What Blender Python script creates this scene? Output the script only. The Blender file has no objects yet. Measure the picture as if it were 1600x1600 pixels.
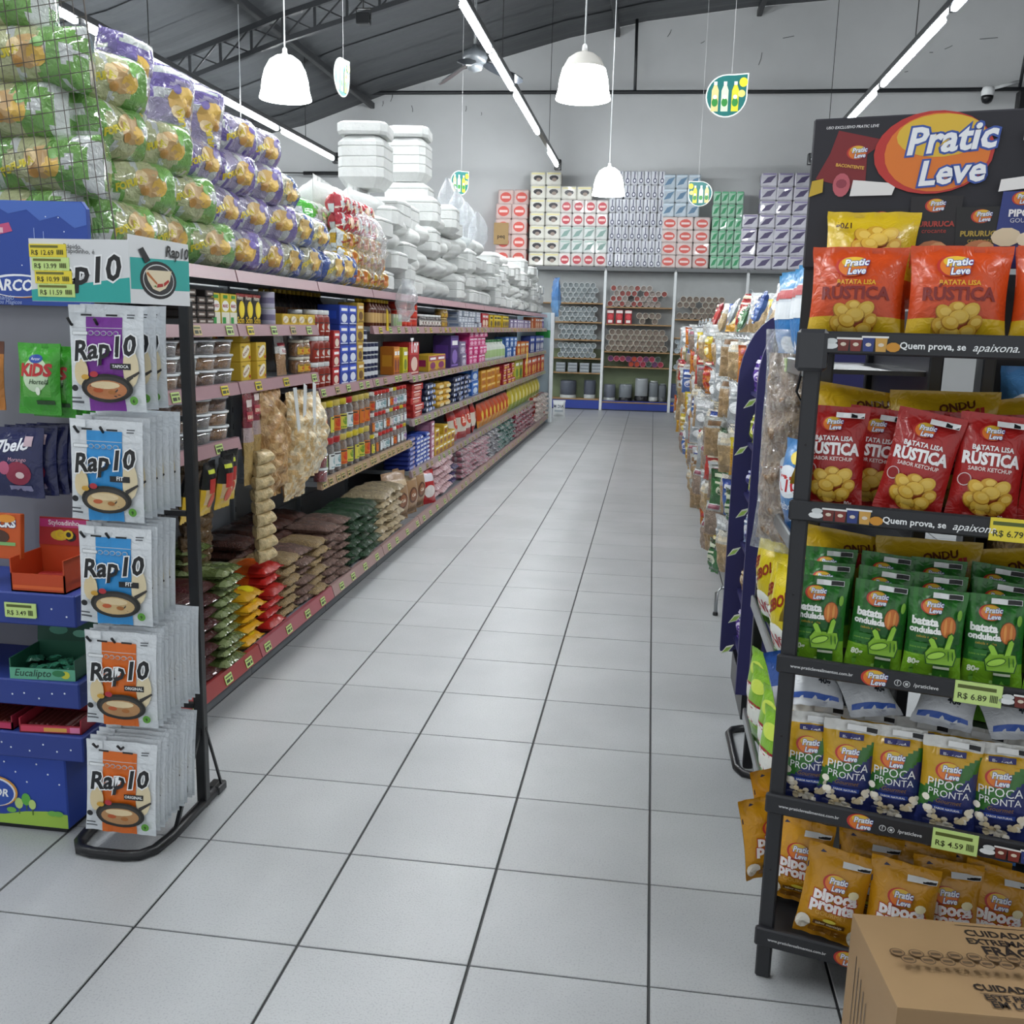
import bpy, math, random
from mathutils import Vector, Matrix, noise
from mathutils.geometry import tessellate_polygon
random.seed(11)
sc = bpy.context.scene
col = sc.collection
R = math.radians
# ---------------------------------------------------------------- camera
CAM_F, CAM_YAW, CAM_PITCH, CAM_ROLL, CAM_H = 1514.89, .137709, .18925, .02547, 1.5494
cam = bpy.data.objects.new('camera', bpy.data.cameras.new('camera'))
col.objects.link(cam)
_f = Vector((-math.sin(CAM_YAW)*math.cos(CAM_PITCH), math.cos(CAM_YAW)*math.cos(CAM_PITCH), -math.sin(CAM_PITCH)))
_r = Vector((math.cos(CAM_YAW), math.sin(CAM_YAW), 0)); _u = _r.cross(_f)
_r, _u = math.cos(CAM_ROLL)*_r + math.sin(CAM_ROLL)*_u, -math.sin(CAM_ROLL)*_r + math.cos(CAM_ROLL)*_u
cam.matrix_world = Matrix(((_r.x, _u.x, -_f.x, 0), (_r.y, _u.y, -_f.y, 0), (_r.z, _u.z, -_f.z, CAM_H), (0, 0, 0, 1)))
cam.data.sensor_width = 36; cam.data.sensor_fit = 'HORIZONTAL'; cam.data.lens = CAM_F/1600*36
cam.data.clip_start = .05; cam.data.clip_end = 200
sc.camera = cam
CC = Vector((0, 0, CAM_H))
def ray(x, y): return _f + (x-800)/CAM_F*_r - (y-800)/CAM_F*_u
def atX(x, y, X): d = ray(x, y); return CC + d*(X/d.x)
def atY(x, y, Y): d = ray(x, y); return CC + d*(Y/d.y)
def atZ(x, y, Z): d = ray(x, y); return CC + d*((Z-CAM_H)/d.z)
def pj(p):
    d = Vector(p)-CC; z = d.dot(_f)
    return (800+CAM_F*d.dot(_r)/z, 800-CAM_F*d.dot(_u)/z, z)
# ---------------------------------------------------------------- world, exposure
w = bpy.data.worlds.new('daylight'); sc.world = w; w.use_nodes = True
w.node_tree.nodes['Background'].inputs[0].default_value = (.93, .97, 1, 1)
w.node_tree.nodes['Background'].inputs[1].default_value = .85
vs = sc.view_settings
vs.view_transform = 'Standard'; vs.look = 'None'; vs.exposure = 0.0; vs.gamma = 1; vs.use_curve_mapping = False
TUBE_POWER, DOME_POWER, BULB_POWER = 122.0, 12.0, 45.0
# ---------------------------------------------------------------- colour and materials
_lc = {}
def lin(c):
    if isinstance(c, str):
        if c not in _lc:
            v = [int(c[i:i+2], 16)/255 for i in (1, 3, 5)]
            _lc[c] = tuple(x/12.92 if x <= .04045 else ((x+.055)/1.055)**2.4 for x in v) + (1.0,)
        return _lc[c]
    return tuple(c)+(1.0,) if len(c) == 3 else tuple(c)
MATS = {}
def nmat(name):
    m = bpy.data.materials.new(name); m.use_nodes = True; MATS[name] = m
    return m, m.node_tree.nodes, m.node_tree.links, m.node_tree.nodes['Principled BSDF']
def attr_mat(name, rough=.5, metal=0, bump=0, bscale=40, coat=0, var=.10, stain=.06, spec=.5, sscale=9):
    m, n, l, b = nmat(name)
    a = n.new('ShaderNodeAttribute'); a.attribute_name = 'Col'
    oi = n.new('ShaderNodeObjectInfo')
    tc = n.new('ShaderNodeTexCoord')
    no = n.new('ShaderNodeTexNoise'); no.inputs['Scale'].default_value = sscale; no.inputs['Detail'].default_value = 3
    l.new(tc.outputs['Object'], no.inputs['Vector'])
    mr = n.new('ShaderNodeMapRange'); mr.inputs[3].default_value = 1-var; mr.inputs[4].default_value = 1.0
    l.new(oi.outputs['Random'], mr.inputs[0])
    m2 = n.new('ShaderNodeMapRange'); m2.inputs[1].default_value = .3; m2.inputs[2].default_value = .7
    m2.inputs[3].default_value = 1-stain; m2.inputs[4].default_value = 1.0
    l.new(no.outputs[0], m2.inputs[0])
    mu = n.new('ShaderNodeMath'); mu.operation = 'MULTIPLY'; l.new(mr.outputs[0], mu.inputs[0]); l.new(m2.outputs[0], mu.inputs[1])
    mx = n.new('ShaderNodeVectorMath'); mx.operation = 'SCALE'; l.new(a.outputs['Color'], mx.inputs[0]); l.new(mu.outputs[0], mx.inputs['Scale'])
    l.new(mx.outputs[0], b.inputs['Base Color'])
    b.inputs['Roughness'].default_value = rough; b.inputs['Metallic'].default_value = metal
    b.inputs['Coat Weight'].default_value = coat; b.inputs['Specular IOR Level'].default_value = spec
    if bump:
        nb = n.new('ShaderNodeTexNoise'); nb.inputs['Scale'].default_value = bscale; nb.inputs['Detail'].default_value = 2
        nb.inputs['Distortion'].default_value = 1.5
        l.new(tc.outputs['Object'], nb.inputs['Vector'])
        bp = n.new('ShaderNodeBump'); bp.inputs['Strength'].default_value = bump; bp.inputs['Distance'].default_value = .01
        l.new(nb.outputs[0], bp.inputs['Height']); l.new(bp.outputs[0], b.inputs['Normal'])
    return m
attr_mat('film', .30, bump=.35, bscale=32, coat=.15)
attr_mat('crinkle', .14, bump=1.0, bscale=34, coat=.8, stain=.15)
attr_mat('card', .55)
attr_mat('print', .38, var=0, stain=0)
attr_mat('paint', .42, var=.04)
attr_mat('black_paint', .38, var=0, bump=.05, bscale=300)
attr_mat('foam', .6, bump=.35, bscale=22, var=.05, stain=.10)
attr_mat('plastic', .3, var=.08)
attr_mat('grain', .4, bump=1.0, bscale=85, stain=.55, sscale=75)
attr_mat('chunks', .38, bump=1.0, bscale=34, stain=.42, sscale=42, coat=.3)
attr_mat('beans', .22, bump=1.0, bscale=95, stain=.4, sscale=60, coat=.4)
attr_mat('steel', .32, metal=.9, var=.03)
attr_mat('wood', .5, stain=.3)
attr_mat('roofsheet', .55, var=.06, stain=.12)
def clear_mat(name, tint, fac, rough=.08, bump=0):
    m, n, l, b = nmat(name); n.remove(b)
    out = n['Material Output']
    t = n.new('ShaderNodeBsdfTransparent'); t.inputs[0].default_value = lin(tint)
    g = n.new('ShaderNodeBsdfGlossy'); g.inputs['Roughness'].default_value = rough; g.inputs[0].default_value = (.95, .97, 1, 1)
    d = n.new('ShaderNodeBsdfDiffuse'); d.inputs[0].default_value = (.8, .82, .84, 1)
    lw = n.new('ShaderNodeLayerWeight'); lw.inputs[0].default_value = .35
    mr = n.new('ShaderNodeMapRange'); mr.inputs[3].default_value = fac; mr.inputs[4].default_value = min(.9, fac+.5)
    l.new(lw.outputs['Facing'], mr.inputs[0])
    gd = n.new('ShaderNodeMixShader'); gd.inputs[0].default_value = .45
    l.new(g.outputs[0], gd.inputs[1]); l.new(d.outputs[0], gd.inputs[2])
    mx = n.new('ShaderNodeMixShader'); l.new(mr.outputs[0], mx.inputs[0]); l.new(t.outputs[0], mx.inputs[1]); l.new(gd.outputs[0], mx.inputs[2])
    if bump:
        tc = n.new('ShaderNodeTexCoord'); nb = n.new('ShaderNodeTexNoise'); nb.inputs['Scale'].default_value = 26; nb.inputs['Distortion'].default_value = 2
        l.new(tc.outputs['Object'], nb.inputs['Vector'])
        bp = n.new('ShaderNodeBump'); bp.inputs['Strength'].default_value = bump; bp.inputs['Distance'].default_value = .02
        l.new(nb.outputs[0], bp.inputs['Height']); l.new(bp.outputs[0], g.inputs['Normal']); l.new(bp.outputs[0], d.inputs['Normal'])
    l.new(mx.outputs[0], out.inputs[0])
    return m
clear_mat('clear', '#f4f7f8', .10)
clear_mat('clear_film', '#f6f8f9', .13, .12, bump=1.0)
clear_mat('glassware', '#e6eef0', .28, .05)
def glow_mat(name, colr, s):
    m, n, l, b = nmat(name)
    b.inputs['Base Color'].default_value = (.9, .9, .9, 1); b.inputs['Emission Color'].default_value = colr; b.inputs['Emission Strength'].default_value = s
    return m
glow_mat('tube_light', (.94, .98, 1, 1), TUBE_POWER)
glow_mat('dome_light', (.96, .99, 1, 1), DOME_POWER)
glow_mat('bulb_light', (.96, .99, 1, 1), BULB_POWER)
def tile_mat():
    m, n, l, b = nmat('floor_tile')
    g = n.new('ShaderNodeNewGeometry'); oi = n.new('ShaderNodeObjectInfo')
    n1 = n.new('ShaderNodeTexNoise'); n1.inputs['Scale'].default_value = 190; n1.inputs['Detail'].default_value = 2
    n2 = n.new('ShaderNodeTexVoronoi'); n2.inputs['Scale'].default_value = 70
    n3 = n.new('ShaderNodeTexNoise'); n3.inputs['Scale'].default_value = 2.2; n3.inputs['Detail'].default_value = 4
    for x in (n1, n2, n3): l.new(g.outputs['Position'], x.inputs['Vector'])
    r1 = n.new('ShaderNodeValToRGB'); r1.color_ramp.elements[0].position = .30; r1.color_ramp.elements[0].color = (.315, .324, .33, 1)
    r1.color_ramp.elements[1].position = .48; r1.color_ramp.elements[1].color = (.392, .404, .411, 1)
    l.new(n1.outputs[0], r1.inputs[0])
    r2 = n.new('ShaderNodeValToRGB'); r2.color_ramp.elements[0].position = .045; r2.color_ramp.elements[0].color = (.35, .35, .35, 1)
    r2.color_ramp.elements[1].position = .075; r2.color_ramp.elements[1].color = (1, 1, 1, 1)
    l.new(n2.outputs['Distance'], r2.inputs[0])
    mx = n.new('ShaderNodeMix'); mx.data_type = 'RGBA'; mx.blend_type = 'MULTIPLY'; mx.inputs[0].default_value = .35
    l.new(r1.outputs[0], mx.inputs[6]); l.new(r2.outputs[0], mx.inputs[7])
    mr = n.new('ShaderNodeMapRange'); mr.inputs[1].default_value = .3; mr.inputs[2].default_value = .7; mr.inputs[3].default_value = .88; mr.inputs[4].default_value = 1.04
    l.new(n3.outputs[0], mr.inputs[0])
    mo = n.new('ShaderNodeMapRange'); mo.inputs[3].default_value = .95; mo.inputs[4].default_value = 1.03; l.new(oi.outputs['Random'], mo.inputs[0])
    mm = n.new('ShaderNodeMath'); mm.operation = 'MULTIPLY'; l.new(mr.outputs[0], mm.inputs[0]); l.new(mo.outputs[0], mm.inputs[1])
    vm = n.new('ShaderNodeVectorMath'); vm.operation = 'SCALE'; l.new(mx.outputs[2], vm.inputs[0]); l.new(mm.outputs[0], vm.inputs['Scale'])
    l.new(vm.outputs[0], b.inputs['Base Color'])
    b.inputs['Roughness'].default_value = .42; b.inputs['Specular IOR Level'].default_value = .5; b.inputs['Coat Weight'].default_value = .22; b.inputs['Coat Roughness'].default_value = .16
    bp = n.new('ShaderNodeBump'); bp.inputs['Strength'].default_value = .15; bp.inputs['Distance'].default_value = .004
    l.new(n1.outputs[0], bp.inputs['Height']); l.new(bp.outputs[0], b.inputs['Normal']); l.new(bp.outputs[0], b.inputs['Coat Normal'])
tile_mat()
def wall_mat():
    m, n, l, b = nmat('plaster')
    g = n.new('ShaderNodeNewGeometry')
    n1 = n.new('ShaderNodeTexNoise'); n1.inputs['Scale'].default_value = .7; n1.inputs['Detail'].default_value = 5
    l.new(g.outputs['Position'], n1.inputs['Vector'])
    r = n.new('ShaderNodeValToRGB'); r.color_ramp.elements[0].position = .3; r.color_ramp.elements[0].color = (.48, .49, .492, 1)
    r.color_ramp.elements[1].position = .65; r.color_ramp.elements[1].color = (.55, .56, .562, 1)
    l.new(n1.outputs[0], r.inputs[0]); l.new(r.outputs[0], b.inputs['Base Color']); b.inputs['Roughness'].default_value = .8
wall_mat()
# ---------------------------------------------------------------- mesh building
_txt = {}
_ts = bpy.data.scenes.new('lettering_scratch')           # lettering is turned to mesh in a scratch scene, removed at the end
def text_tris(s, bold=0.0):
    k = (s, bold)
    if k not in _txt:
        cu = bpy.data.curves.new('lettering', 'FONT'); cu.body = s; cu.resolution_u = 2; cu.offset = bold; cu.fill_mode = 'FRONT'
        o = bpy.data.objects.new('lettering', cu); _ts.collection.objects.link(o); _ts.view_layers[0].update()
        dg = _ts.view_layers[0].depsgraph; me = o.evaluated_get(dg).to_mesh()
        vs = [(v.co.x, v.co.y) for v in me.vertices]; me.calc_loop_triangles()
        fs = [tuple(t.vertices) for t in me.loop_triangles]
        o.evaluated_get(dg).to_mesh_clear(); bpy.data.objects.remove(o); bpy.data.curves.remove(cu)
        if not vs: vs = [(0, 0)]
        x0 = min(v[0] for v in vs); x1 = max(v[0] for v in vs)
        _txt[k] = ([(v[0]-(x0+x1)/2, v[1]) for v in vs], fs, max(x1-x0, 1e-3))
    return _txt[k]
class MB:
    def __init__(s): s.v = []; s.f = []; s.c = []; s.m = []; s.sm = []
    def add(s, vs, fs, c, m=0, smooth=False):
        o = len(s.v); s.v += [tuple(x) for x in vs]
        multi = isinstance(c, list)
        for i, f in enumerate(fs):
            s.f.append(tuple(o+k for k in f)); s.c.append(lin(c[i] if multi else c)); s.m.append(m); s.sm.append(smooth)
        return s
    def box(s, a, b, c, m=0, bev=0.0):
        x0, y0, z0 = a; x1, y1, z1 = b
        if bev <= 0:
            vs = [(x, y, z) for x in (x0, x1) for y in (y0, y1) for z in (z0, z1)]
            return s.add(vs, [(0, 1, 3, 2), (4, 6, 7, 5), (0, 4, 5, 1), (2, 3, 7, 6), (0, 2, 6, 4), (1, 5, 7, 3)], c, m)
        e = min(bev, (x1-x0)*.45, (y1-y0)*.45, (z1-z0)*.45); vs = []; ix = {}
        for i, (x, sx) in enumerate(((x0, 1), (x1, -1))):
            for j, (y, sy) in enumerate(((y0, 1), (y1, -1))):
                for k, (z, sz) in enumerate(((z0, 1), (z1, -1))):
                    for ax in range(3):
                        p = [x+sx*e, y+sy*e, z+sz*e]; p[ax] = (x, y, z)[ax]
                        ix[i, j, k, ax] = len(vs); vs.append(p)
        fs = []
        def F(q):
            p = [Vector(vs[k]) for k in q]; nrm = (p[1]-p[0]).cross(p[2]-p[0])
            ctr = Vector(((x0+x1)/2, (y0+y1)/2, (z0+z1)/2)); mid = sum(p, Vector())/len(p)
            fs.append(tuple(q) if nrm.dot(mid-ctr) > 0 else tuple(reversed(q)))
        cyc = ((0, 0), (1, 0), (1, 1), (0, 1))
        for t in (0, 1):
            F([ix[t, p, q, 0] for p, q in cyc]); F([ix[p, t, q, 1] for p, q in cyc]); F([ix[p, q, t, 2] for p, q in cyc])
        for p in (0, 1):
            for q in (0, 1):
                F([ix[p, q, 0, 0], ix[p, q, 1, 0], ix[p, q, 1, 1], ix[p, q, 0, 1]])
                F([ix[p, 0, q, 0], ix[p, 1, q, 0], ix[p, 1, q, 2], ix[p, 0, q, 2]])
                F([ix[0, p, q, 1], ix[1, p, q, 1], ix[1, p, q, 2], ix[0, p, q, 2]])
                for r in (0, 1): F([ix[p, q, r, 0], ix[p, q, r, 1], ix[p, q, r, 2]])
        return s.add(vs, fs, c, m)
    def lathe(s, prof, n, c, m=0, ctr=(0, 0, 0), cap=(True, True), axis='z', smooth=True):
        vs = []
        for r, z in prof:
            for k in range(n):
                a = 2*math.pi*k/n; p = (r*math.cos(a), r*math.sin(a), z)
                if axis == 'y': p = (p[0], p[2], -p[1])
                if axis == 'x': p = (p[2], p[0], p[1])
                vs.append((ctr[0]+p[0], ctr[1]+p[1], ctr[2]+p[2]))
        for i in range(len(prof)-1):
            cc = c[i] if isinstance(c, list) else c
            o = len(s.v) if i == 0 else o
            if i == 0: s.v += vs
            for k in range(n):
                s.f.append((o+i*n+k, o+i*n+(k+1) % n, o+(i+1)*n+(k+1) % n, o+(i+1)*n+k)); s.c.append(lin(cc)); s.m.append(m); s.sm.append(smooth)
        if cap[0]: s.f.append(tuple(o+k for k in reversed(range(n)))); s.c.append(lin(c[0] if isinstance(c, list) else c)); s.m.append(m); s.sm.append(False)
        if cap[1]: s.f.append(tuple(o+(len(prof)-1)*n+k for k in range(n))); s.c.append(lin(c[-1] if isinstance(c, list) else c)); s.m.append(m); s.sm.append(False)
        return s
    def tube(s, pts, r, c, m=0, n=8, closed=False):
        P = [Vector(p) for p in pts]; N = len(P); vs = []
        for i in range(N):
            a = P[i-1] if (i or closed) else P[i]; b = P[(i+1) % N] if (i < N-1 or closed) else P[i]
            t = (b-a).normalized(); up = Vector((0, 0, 1)) if abs(t.z) < .95 else Vector((1, 0, 0))
            x = t.cross(up).normalized(); y = x.cross(t)
            for k in range(n):
                q = 2*math.pi*(k+.5)/n; vs.append(P[i]+x*(r*math.cos(q))+y*(r*math.sin(q)))
        fs = []
        for i in range(N if closed else N-1):
            j = (i+1) % N
            for k in range(n): fs.append((i*n+k, j*n+k, j*n+(k+1) % n, i*n+(k+1) % n))
        if not closed: fs += [tuple(range(n)), tuple((N-1)*n+k for k in reversed(range(n)))]
        return s.add(vs, fs, c, m, n > 4)
    def loft(s, rows, c, m=0, smooth=False):          # rows: (z, half x, half y[, cx, cy, chamfer])
        vs = []; n = 8
        for q in rows:
            z, hx, hy = q[:3]; cx, cy = (q[3], q[4]) if len(q) > 4 else (0, 0); e = (q[5] if len(q) > 5 else .25)*min(hx, hy)
            for (x, y) in ((hx-e, -hy), (hx, -hy+e), (hx, hy-e), (hx-e, hy), (-hx+e, hy), (-hx, hy-e), (-hx, -hy+e), (-hx+e, -hy)): vs.append((cx+x, cy+y, z))
        fs = [(i*n+k, i*n+(k+1) % n, (i+1)*n+(k+1) % n, (i+1)*n+k) for i in range(len(rows)-1) for k in range(n)]
        cc = [c[i] for i in range(len(rows)-1) for k in range(n)]+[c[0], c[-1]] if isinstance(c, list) else c
        return s.add(vs, fs+[tuple(reversed(range(n))), tuple((len(rows)-1)*n+k for k in range(n))], cc, m, smooth)
    def prism(s, poly, y0, y1, c, m=0):               # polygon in x,z extruded along y
        n = len(poly); vs = [(x, y0, z) for x, z in poly]+[(x, y1, z) for x, z in poly]
        tr = tessellate_polygon([[Vector((x, z, 0)) for x, z in poly]])
        ar = sum(poly[i][0]*poly[(i+1) % n][1]-poly[(i+1) % n][0]*poly[i][1] for i in range(n)) > 0
        fs = []
        for t in tr:
            a, b, d = [Vector((poly[k][0], poly[k][1])) for k in t]
            ccw = (b-a).cross(d-a) > 0
            fs.append(tuple(t) if ccw else tuple(reversed(t))); fs.append(tuple(n+k for k in (reversed(t) if ccw else t)))
        for i in range(n):
            j = (i+1) % n; q = (i, i+n, j+n, j)
            fs.append(q if ar else tuple(reversed(q)))
        return s.add(vs, fs, c, m)
    def art(s, S, items, m=0, off=.0006, step=.0003, sub=0):
        for it in items:
            k = it[0]
            if k == 'r':
                _, u0, v0, u1, v1, c = it[:6]; nu, nv = it[6] if len(it) > 6 else (1, 1)
                if sub: nu, nv = max(1, math.ceil(abs(u1-u0)/sub)), max(1, math.ceil(abs(v1-v0)/sub))
                vs = [S(u0+(u1-u0)*i/nu, v0+(v1-v0)*j/nv, off) for j in range(nv+1) for i in range(nu+1)]
                s.add(vs, [(j*(nu+1)+i, j*(nu+1)+i+1, (j+1)*(nu+1)+i+1, (j+1)*(nu+1)+i) for j in range(nv) for i in range(nu)], c, m)
            elif k == 'e':
                _, cu, cv, ru, rv, c = it[:6]; n = it[6] if len(it) > 6 else 20
                a = it[7] if len(it) > 7 else 0
                vs = [S(cu, cv, off)]; rg = 2 if not sub else max(2, math.ceil(max(ru, rv)/sub/1.3))
                for q in [(z+1)/rg for z in range(rg)]:
                    for i in range(n):
                        x, y = q*ru*math.cos(6.28319*i/n), q*rv*math.sin(6.28319*i/n)
                        vs.append(S(cu+x*math.cos(a)-y*math.sin(a), cv+x*math.sin(a)+y*math.cos(a), off))
                s.add(vs, [(0, 1+i, 1+(i+1) % n) for i in range(n)]+[(1+z*n+i, 1+(z+1)*n+i, 1+(z+1)*n+(i+1) % n, 1+z*n+(i+1) % n) for z in range(rg-1) for i in range(n)], c, m)
            elif k == 'p':
                _, pts, c = it[:3]
                tr = tessellate_polygon([[Vector((x, z, 0)) for x, z in pts]]); fs = []
                for t in tr:
                    a, b, d = [Vector(pts[q]) for q in t]; fs.append(tuple(t) if (b-a).cross(d-a) > 0 else tuple(reversed(t)))
                s.add([S(x, y, off) for x, y in pts], fs, c, m)
            elif k == 't':                            # text, centre u, baseline v, width, colour, options
                _, tx, cu, cv, wd, c = it[:6]; o = it[6] if len(it) > 6 else {}
                rot = o.get('rot', 0); sh = o.get('shear', 0); hs = o.get('hs', 1)
                def put(bold, cc, of):
                    vs, fs, wt = text_tris(tx, bold); base = text_tris(tx, o.get('bold', 0))[2]
                    if o.get('curve'): pass
                    sc_ = wd/base; q = []
                    for x, y in vs:
                        x, y = (x+sh*y)*sc_, y*sc_*hs
                        q.append(S(cu+x*math.cos(rot)-y*math.sin(rot), cv+x*math.sin(rot)+y*math.cos(rot), of))
                    s.add(q, fs, cc, m)
                if 'line' in o: put(o.get('bold', 0)+o.get('lw', .05), o['line'], off); off += step
                put(o.get('bold', 0), c, off)
            off += step
        return s
    def mesh(s, name, mats):
        me = bpy.data.meshes.new(name); me.from_pydata(s.v, [], s.f)
        for x in mats: me.materials.append(MATS[x])
        me.polygons.foreach_set('material_index', s.m); me.polygons.foreach_set('use_smooth', s.sm)
        a = me.color_attributes.new('Col', 'FLOAT_COLOR', 'CORNER'); buf = []
        for f, c in zip(s.f, s.c): buf.extend(c*len(f))
        a.data.foreach_set('color', buf); me.update()
        return me
def tag(o, label=None, cat=None, group=None, kind=None):
    for k, v in (('label', label), ('category', cat), ('group', group), ('kind', kind)):
        if v: o[k] = v
    return o
def obj(name, me, parent=None, mats=('paint',), loc=None, M=None):
    if isinstance(me, MB): me = me.mesh(name, mats)
    o = bpy.data.objects.new(name, me); col.objects.link(o)
    if parent: o.parent = parent
    if M is not None: o.matrix_local = M
    elif loc is not None: o.location = loc
    return o
def empty(name, loc=(0, 0, 0), rz=0, label=None, cat=None, group=None):
    o = bpy.data.objects.new(name, None); col.objects.link(o); o.location = loc; o.rotation_euler = (0, 0, rz); o.empty_display_size = .05
    return tag(o, label, cat, group)
class Proto:                                          # a thing: root mesh, then parts (name, mesh, [(name, mesh)])
    def __init__(s, name, cat, me, parts=(), size=(.1, .1, .1)): s.name, s.cat, s.me, s.parts, s.size = name, cat, me, list(parts), size
    def put(s, loc, rz=0, rx=0, ry=0, label=None, group=None, sc=1, M=None):
        o = bpy.data.objects.new(s.name, s.me); col.objects.link(o)
        if M is not None: o.matrix_world = M
        else:
            o.location = loc; o.rotation_euler = (rx, ry, rz)
            if sc != 1: o.scale = (sc,)*3 if not isinstance(sc, tuple) else sc
        tag(o, label, s.cat, group)
        for nm, me, sub in s.parts:
            p = bpy.data.objects.new(nm, me); col.objects.link(p); p.parent = o
            for sn, sm in sub:
                q = bpy.data.objects.new(sn, sm); col.objects.link(q); q.parent = p
        return o
_ON = 'first second third fourth fifth sixth seventh eighth ninth tenth eleventh twelfth thirteenth fourteenth fifteenth sixteenth seventeenth eighteenth nineteenth twentieth'.split()
def ordw(n):
    return _ON[n] if n < 20 else ('twenty-'+_ON[n-20] if n < 29 else 'thirty-'+_ON[n-30] if 30 <= n < 39 else ('thirtieth' if n == 29 else 'farthest'))
def where(label, *w):
    w = [x for x in w if x]; n = len(label.split())
    s = label
    for x in w:
        if len(s.split())+len(x.split()) <= 16: s += ', '+x
    return s
FRONT = lambda y: (lambda u, v, o: (u, y-o, v))       # flat face that looks to -y
SIDE = lambda x: (lambda u, v, o: (x+o, u, v))        # flat face that looks to +x
def bagsurf(w, h, t, seal=.02, seed=0, crk=.004, pinch=.07, full=0):
    def S(u, v, o=0, side=-1):
        a = max(-1, min(1, 2*u/w)); vv = (v-seal)/(h-2*seal)
        g = math.sin(math.pi*vv)**(.28 if full else .55) if 0 < vv < 1 else 0
        th = t/2*g*(max(0, 1-abs(a)**7)**.55 if full else max(0, 1-abs(a)**2.6)**.75)
        wr = noise.noise(Vector((u*22+seed*3.1, v*22, seed+side*5.0)))*crk*(.25+.75*(1-a*a))
        wr += .0025*math.sin(u/w*23+seed)*(1-min(1, g*1.6)) if g < .7 else 0
        return (u*(1-pinch*g), side*(th+.0008+o)+wr*(1 if side < 0 else .6)-0, v+ .004*noise.noise(Vector((u*9+seed, v*3, 2.0)))*(1 if g < .3 else 0))
    return S
def bag(name, w, h, t, cf, art=(), mat='film', nu=12, nv=16, seal=.02, seed=0, crk=.004, pinch=.07, cat='bag', pname='front_print', extra=(), full=0):
    S = bagsurf(w, h, t, seal, seed, crk, pinch, full); b = MB()
    for side in (-1, 1):
        vs = [S(-w/2+w*i/nu, h*j/nv, 0, side) for j in range(nv+1) for i in range(nu+1)]
        fs, cs = [], []
        for j in range(nv):
            for i in range(nu):
                q = (j*(nu+1)+i, j*(nu+1)+i+1, (j+1)*(nu+1)+i+1, (j+1)*(nu+1)+i)
                fs.append(q if side < 0 else tuple(reversed(q)))
                cs.append(cf((i+.5)/nu*2-1, (j+.5)/nv, side) if callable(cf) else cf)
        b.add(vs, fs, cs, 0, True)
    parts = []
    if art:
        parts.append((pname, MB().art(S, art, off=.0016, step=.00035, sub=.016).mesh(pname, ['print']), []))
    return Proto(name, cat, b.mesh(name, [mat]), parts+list(extra), (w, t, h))
def carton(name, w, d, h, c, art=(), side=(), mat='card', cat='box', bev=.003, top=None):
    b = MB().box((-w/2, -d/2, 0), (w/2, d/2, h), c, 0, bev); parts = []
    if art or side:
        p = MB().art(FRONT(-d/2), art)
        if side: p.art(SIDE(w/2), side); p.art(lambda u, v, o: (-w/2-o, -u, v), side)
        parts.append(('front_print', p.mesh('front_print', ['print']), []))
    return Proto(name, cat, b.mesh(name, [mat]), parts, (w, d, h))
# ================================================================ structure
T, OX, OY = .44, .15707*.44, 4.785233*.44
WY = 19.3
def struct(name, b, mats, parent=None): 
    o = obj(name, b, parent, mats)
    if not parent: o['kind'] = 'structure'
    return o
floor = struct('floor', MB().box((-8, -3.6, -.12), (17, WY, -.006), '#2a2c2e'), ['card'])
tb = MB().box((.0035, .0025, -.006), (T-.0035, T-.0025, 0), '#ffffff', 0, .0015); tme = tb.mesh('tile', ['floor_tile'])
cand = []; rest = MB()
for i in range(-19, 38):
    for j in range(-13, 40):
        x, y = OX+i*T, OY+j*T
        if y+T > WY: continue
        area = -1
        if y > 1.3 and -1.75-T < x < 2.2 and not (x > .62 and y > 2.4):
            a, b_, c = pj((x, y, 0)), pj((x+T, y, 0)), pj((x, y+T, 0))
            if -260 < a[0] < 1750 and c[1] < 1640: area = abs((b_[0]-a[0])*(c[1]-a[1]))
        cand.append((area, x, y))
cand.sort(reverse=True)
for k, (a, x, y) in enumerate(cand):
    if k < 300 and a > 0: obj('tile', tme, floor, loc=(x, y, 0))
    else: rest.box((x+.004, y+.004, -.006), (x+T-.004, y+T-.004, 0), '#ffffff')
tag(obj('tile_field', rest, floor, ['floor_tile']), kind='stuff')
sx = lambda X: X*1.028
sz = lambda Z: CAM_H+(Z-CAM_H)*1.028
PROF = [(-8.0, 4.9), (-7.75, 5.0), (-6.82, 5.2), (-5.06, 5.8), (-3.3, 6.29), (-1.78, 6.69), (-.4, 6.95), (1.375, 7.15), (2.9, 7.25), (4.5, 7.3)]
PROF = [(sx(a), sz(b)) for a, b in PROF]; PROF += [(2*PROF[-1][0]-a, b) for a, b in PROF[-2::-1]]
XL, XR = PROF[0][0], PROF[-1][0]
def roofz(x):
    for (a, p), (b, q) in zip(PROF, PROF[1:]):
        if a <= x <= b: return p+(q-p)*(x-a)/(b-a)
    return PROF[0][1]
wallpoly = [(XL, 0), (XR, 0)]+[(x, z) for x, z in reversed(PROF)]
wb = struct('wall_back', MB().prism(wallpoly, WY, WY+.2, '#ffffff'), ['plaster'])
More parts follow.
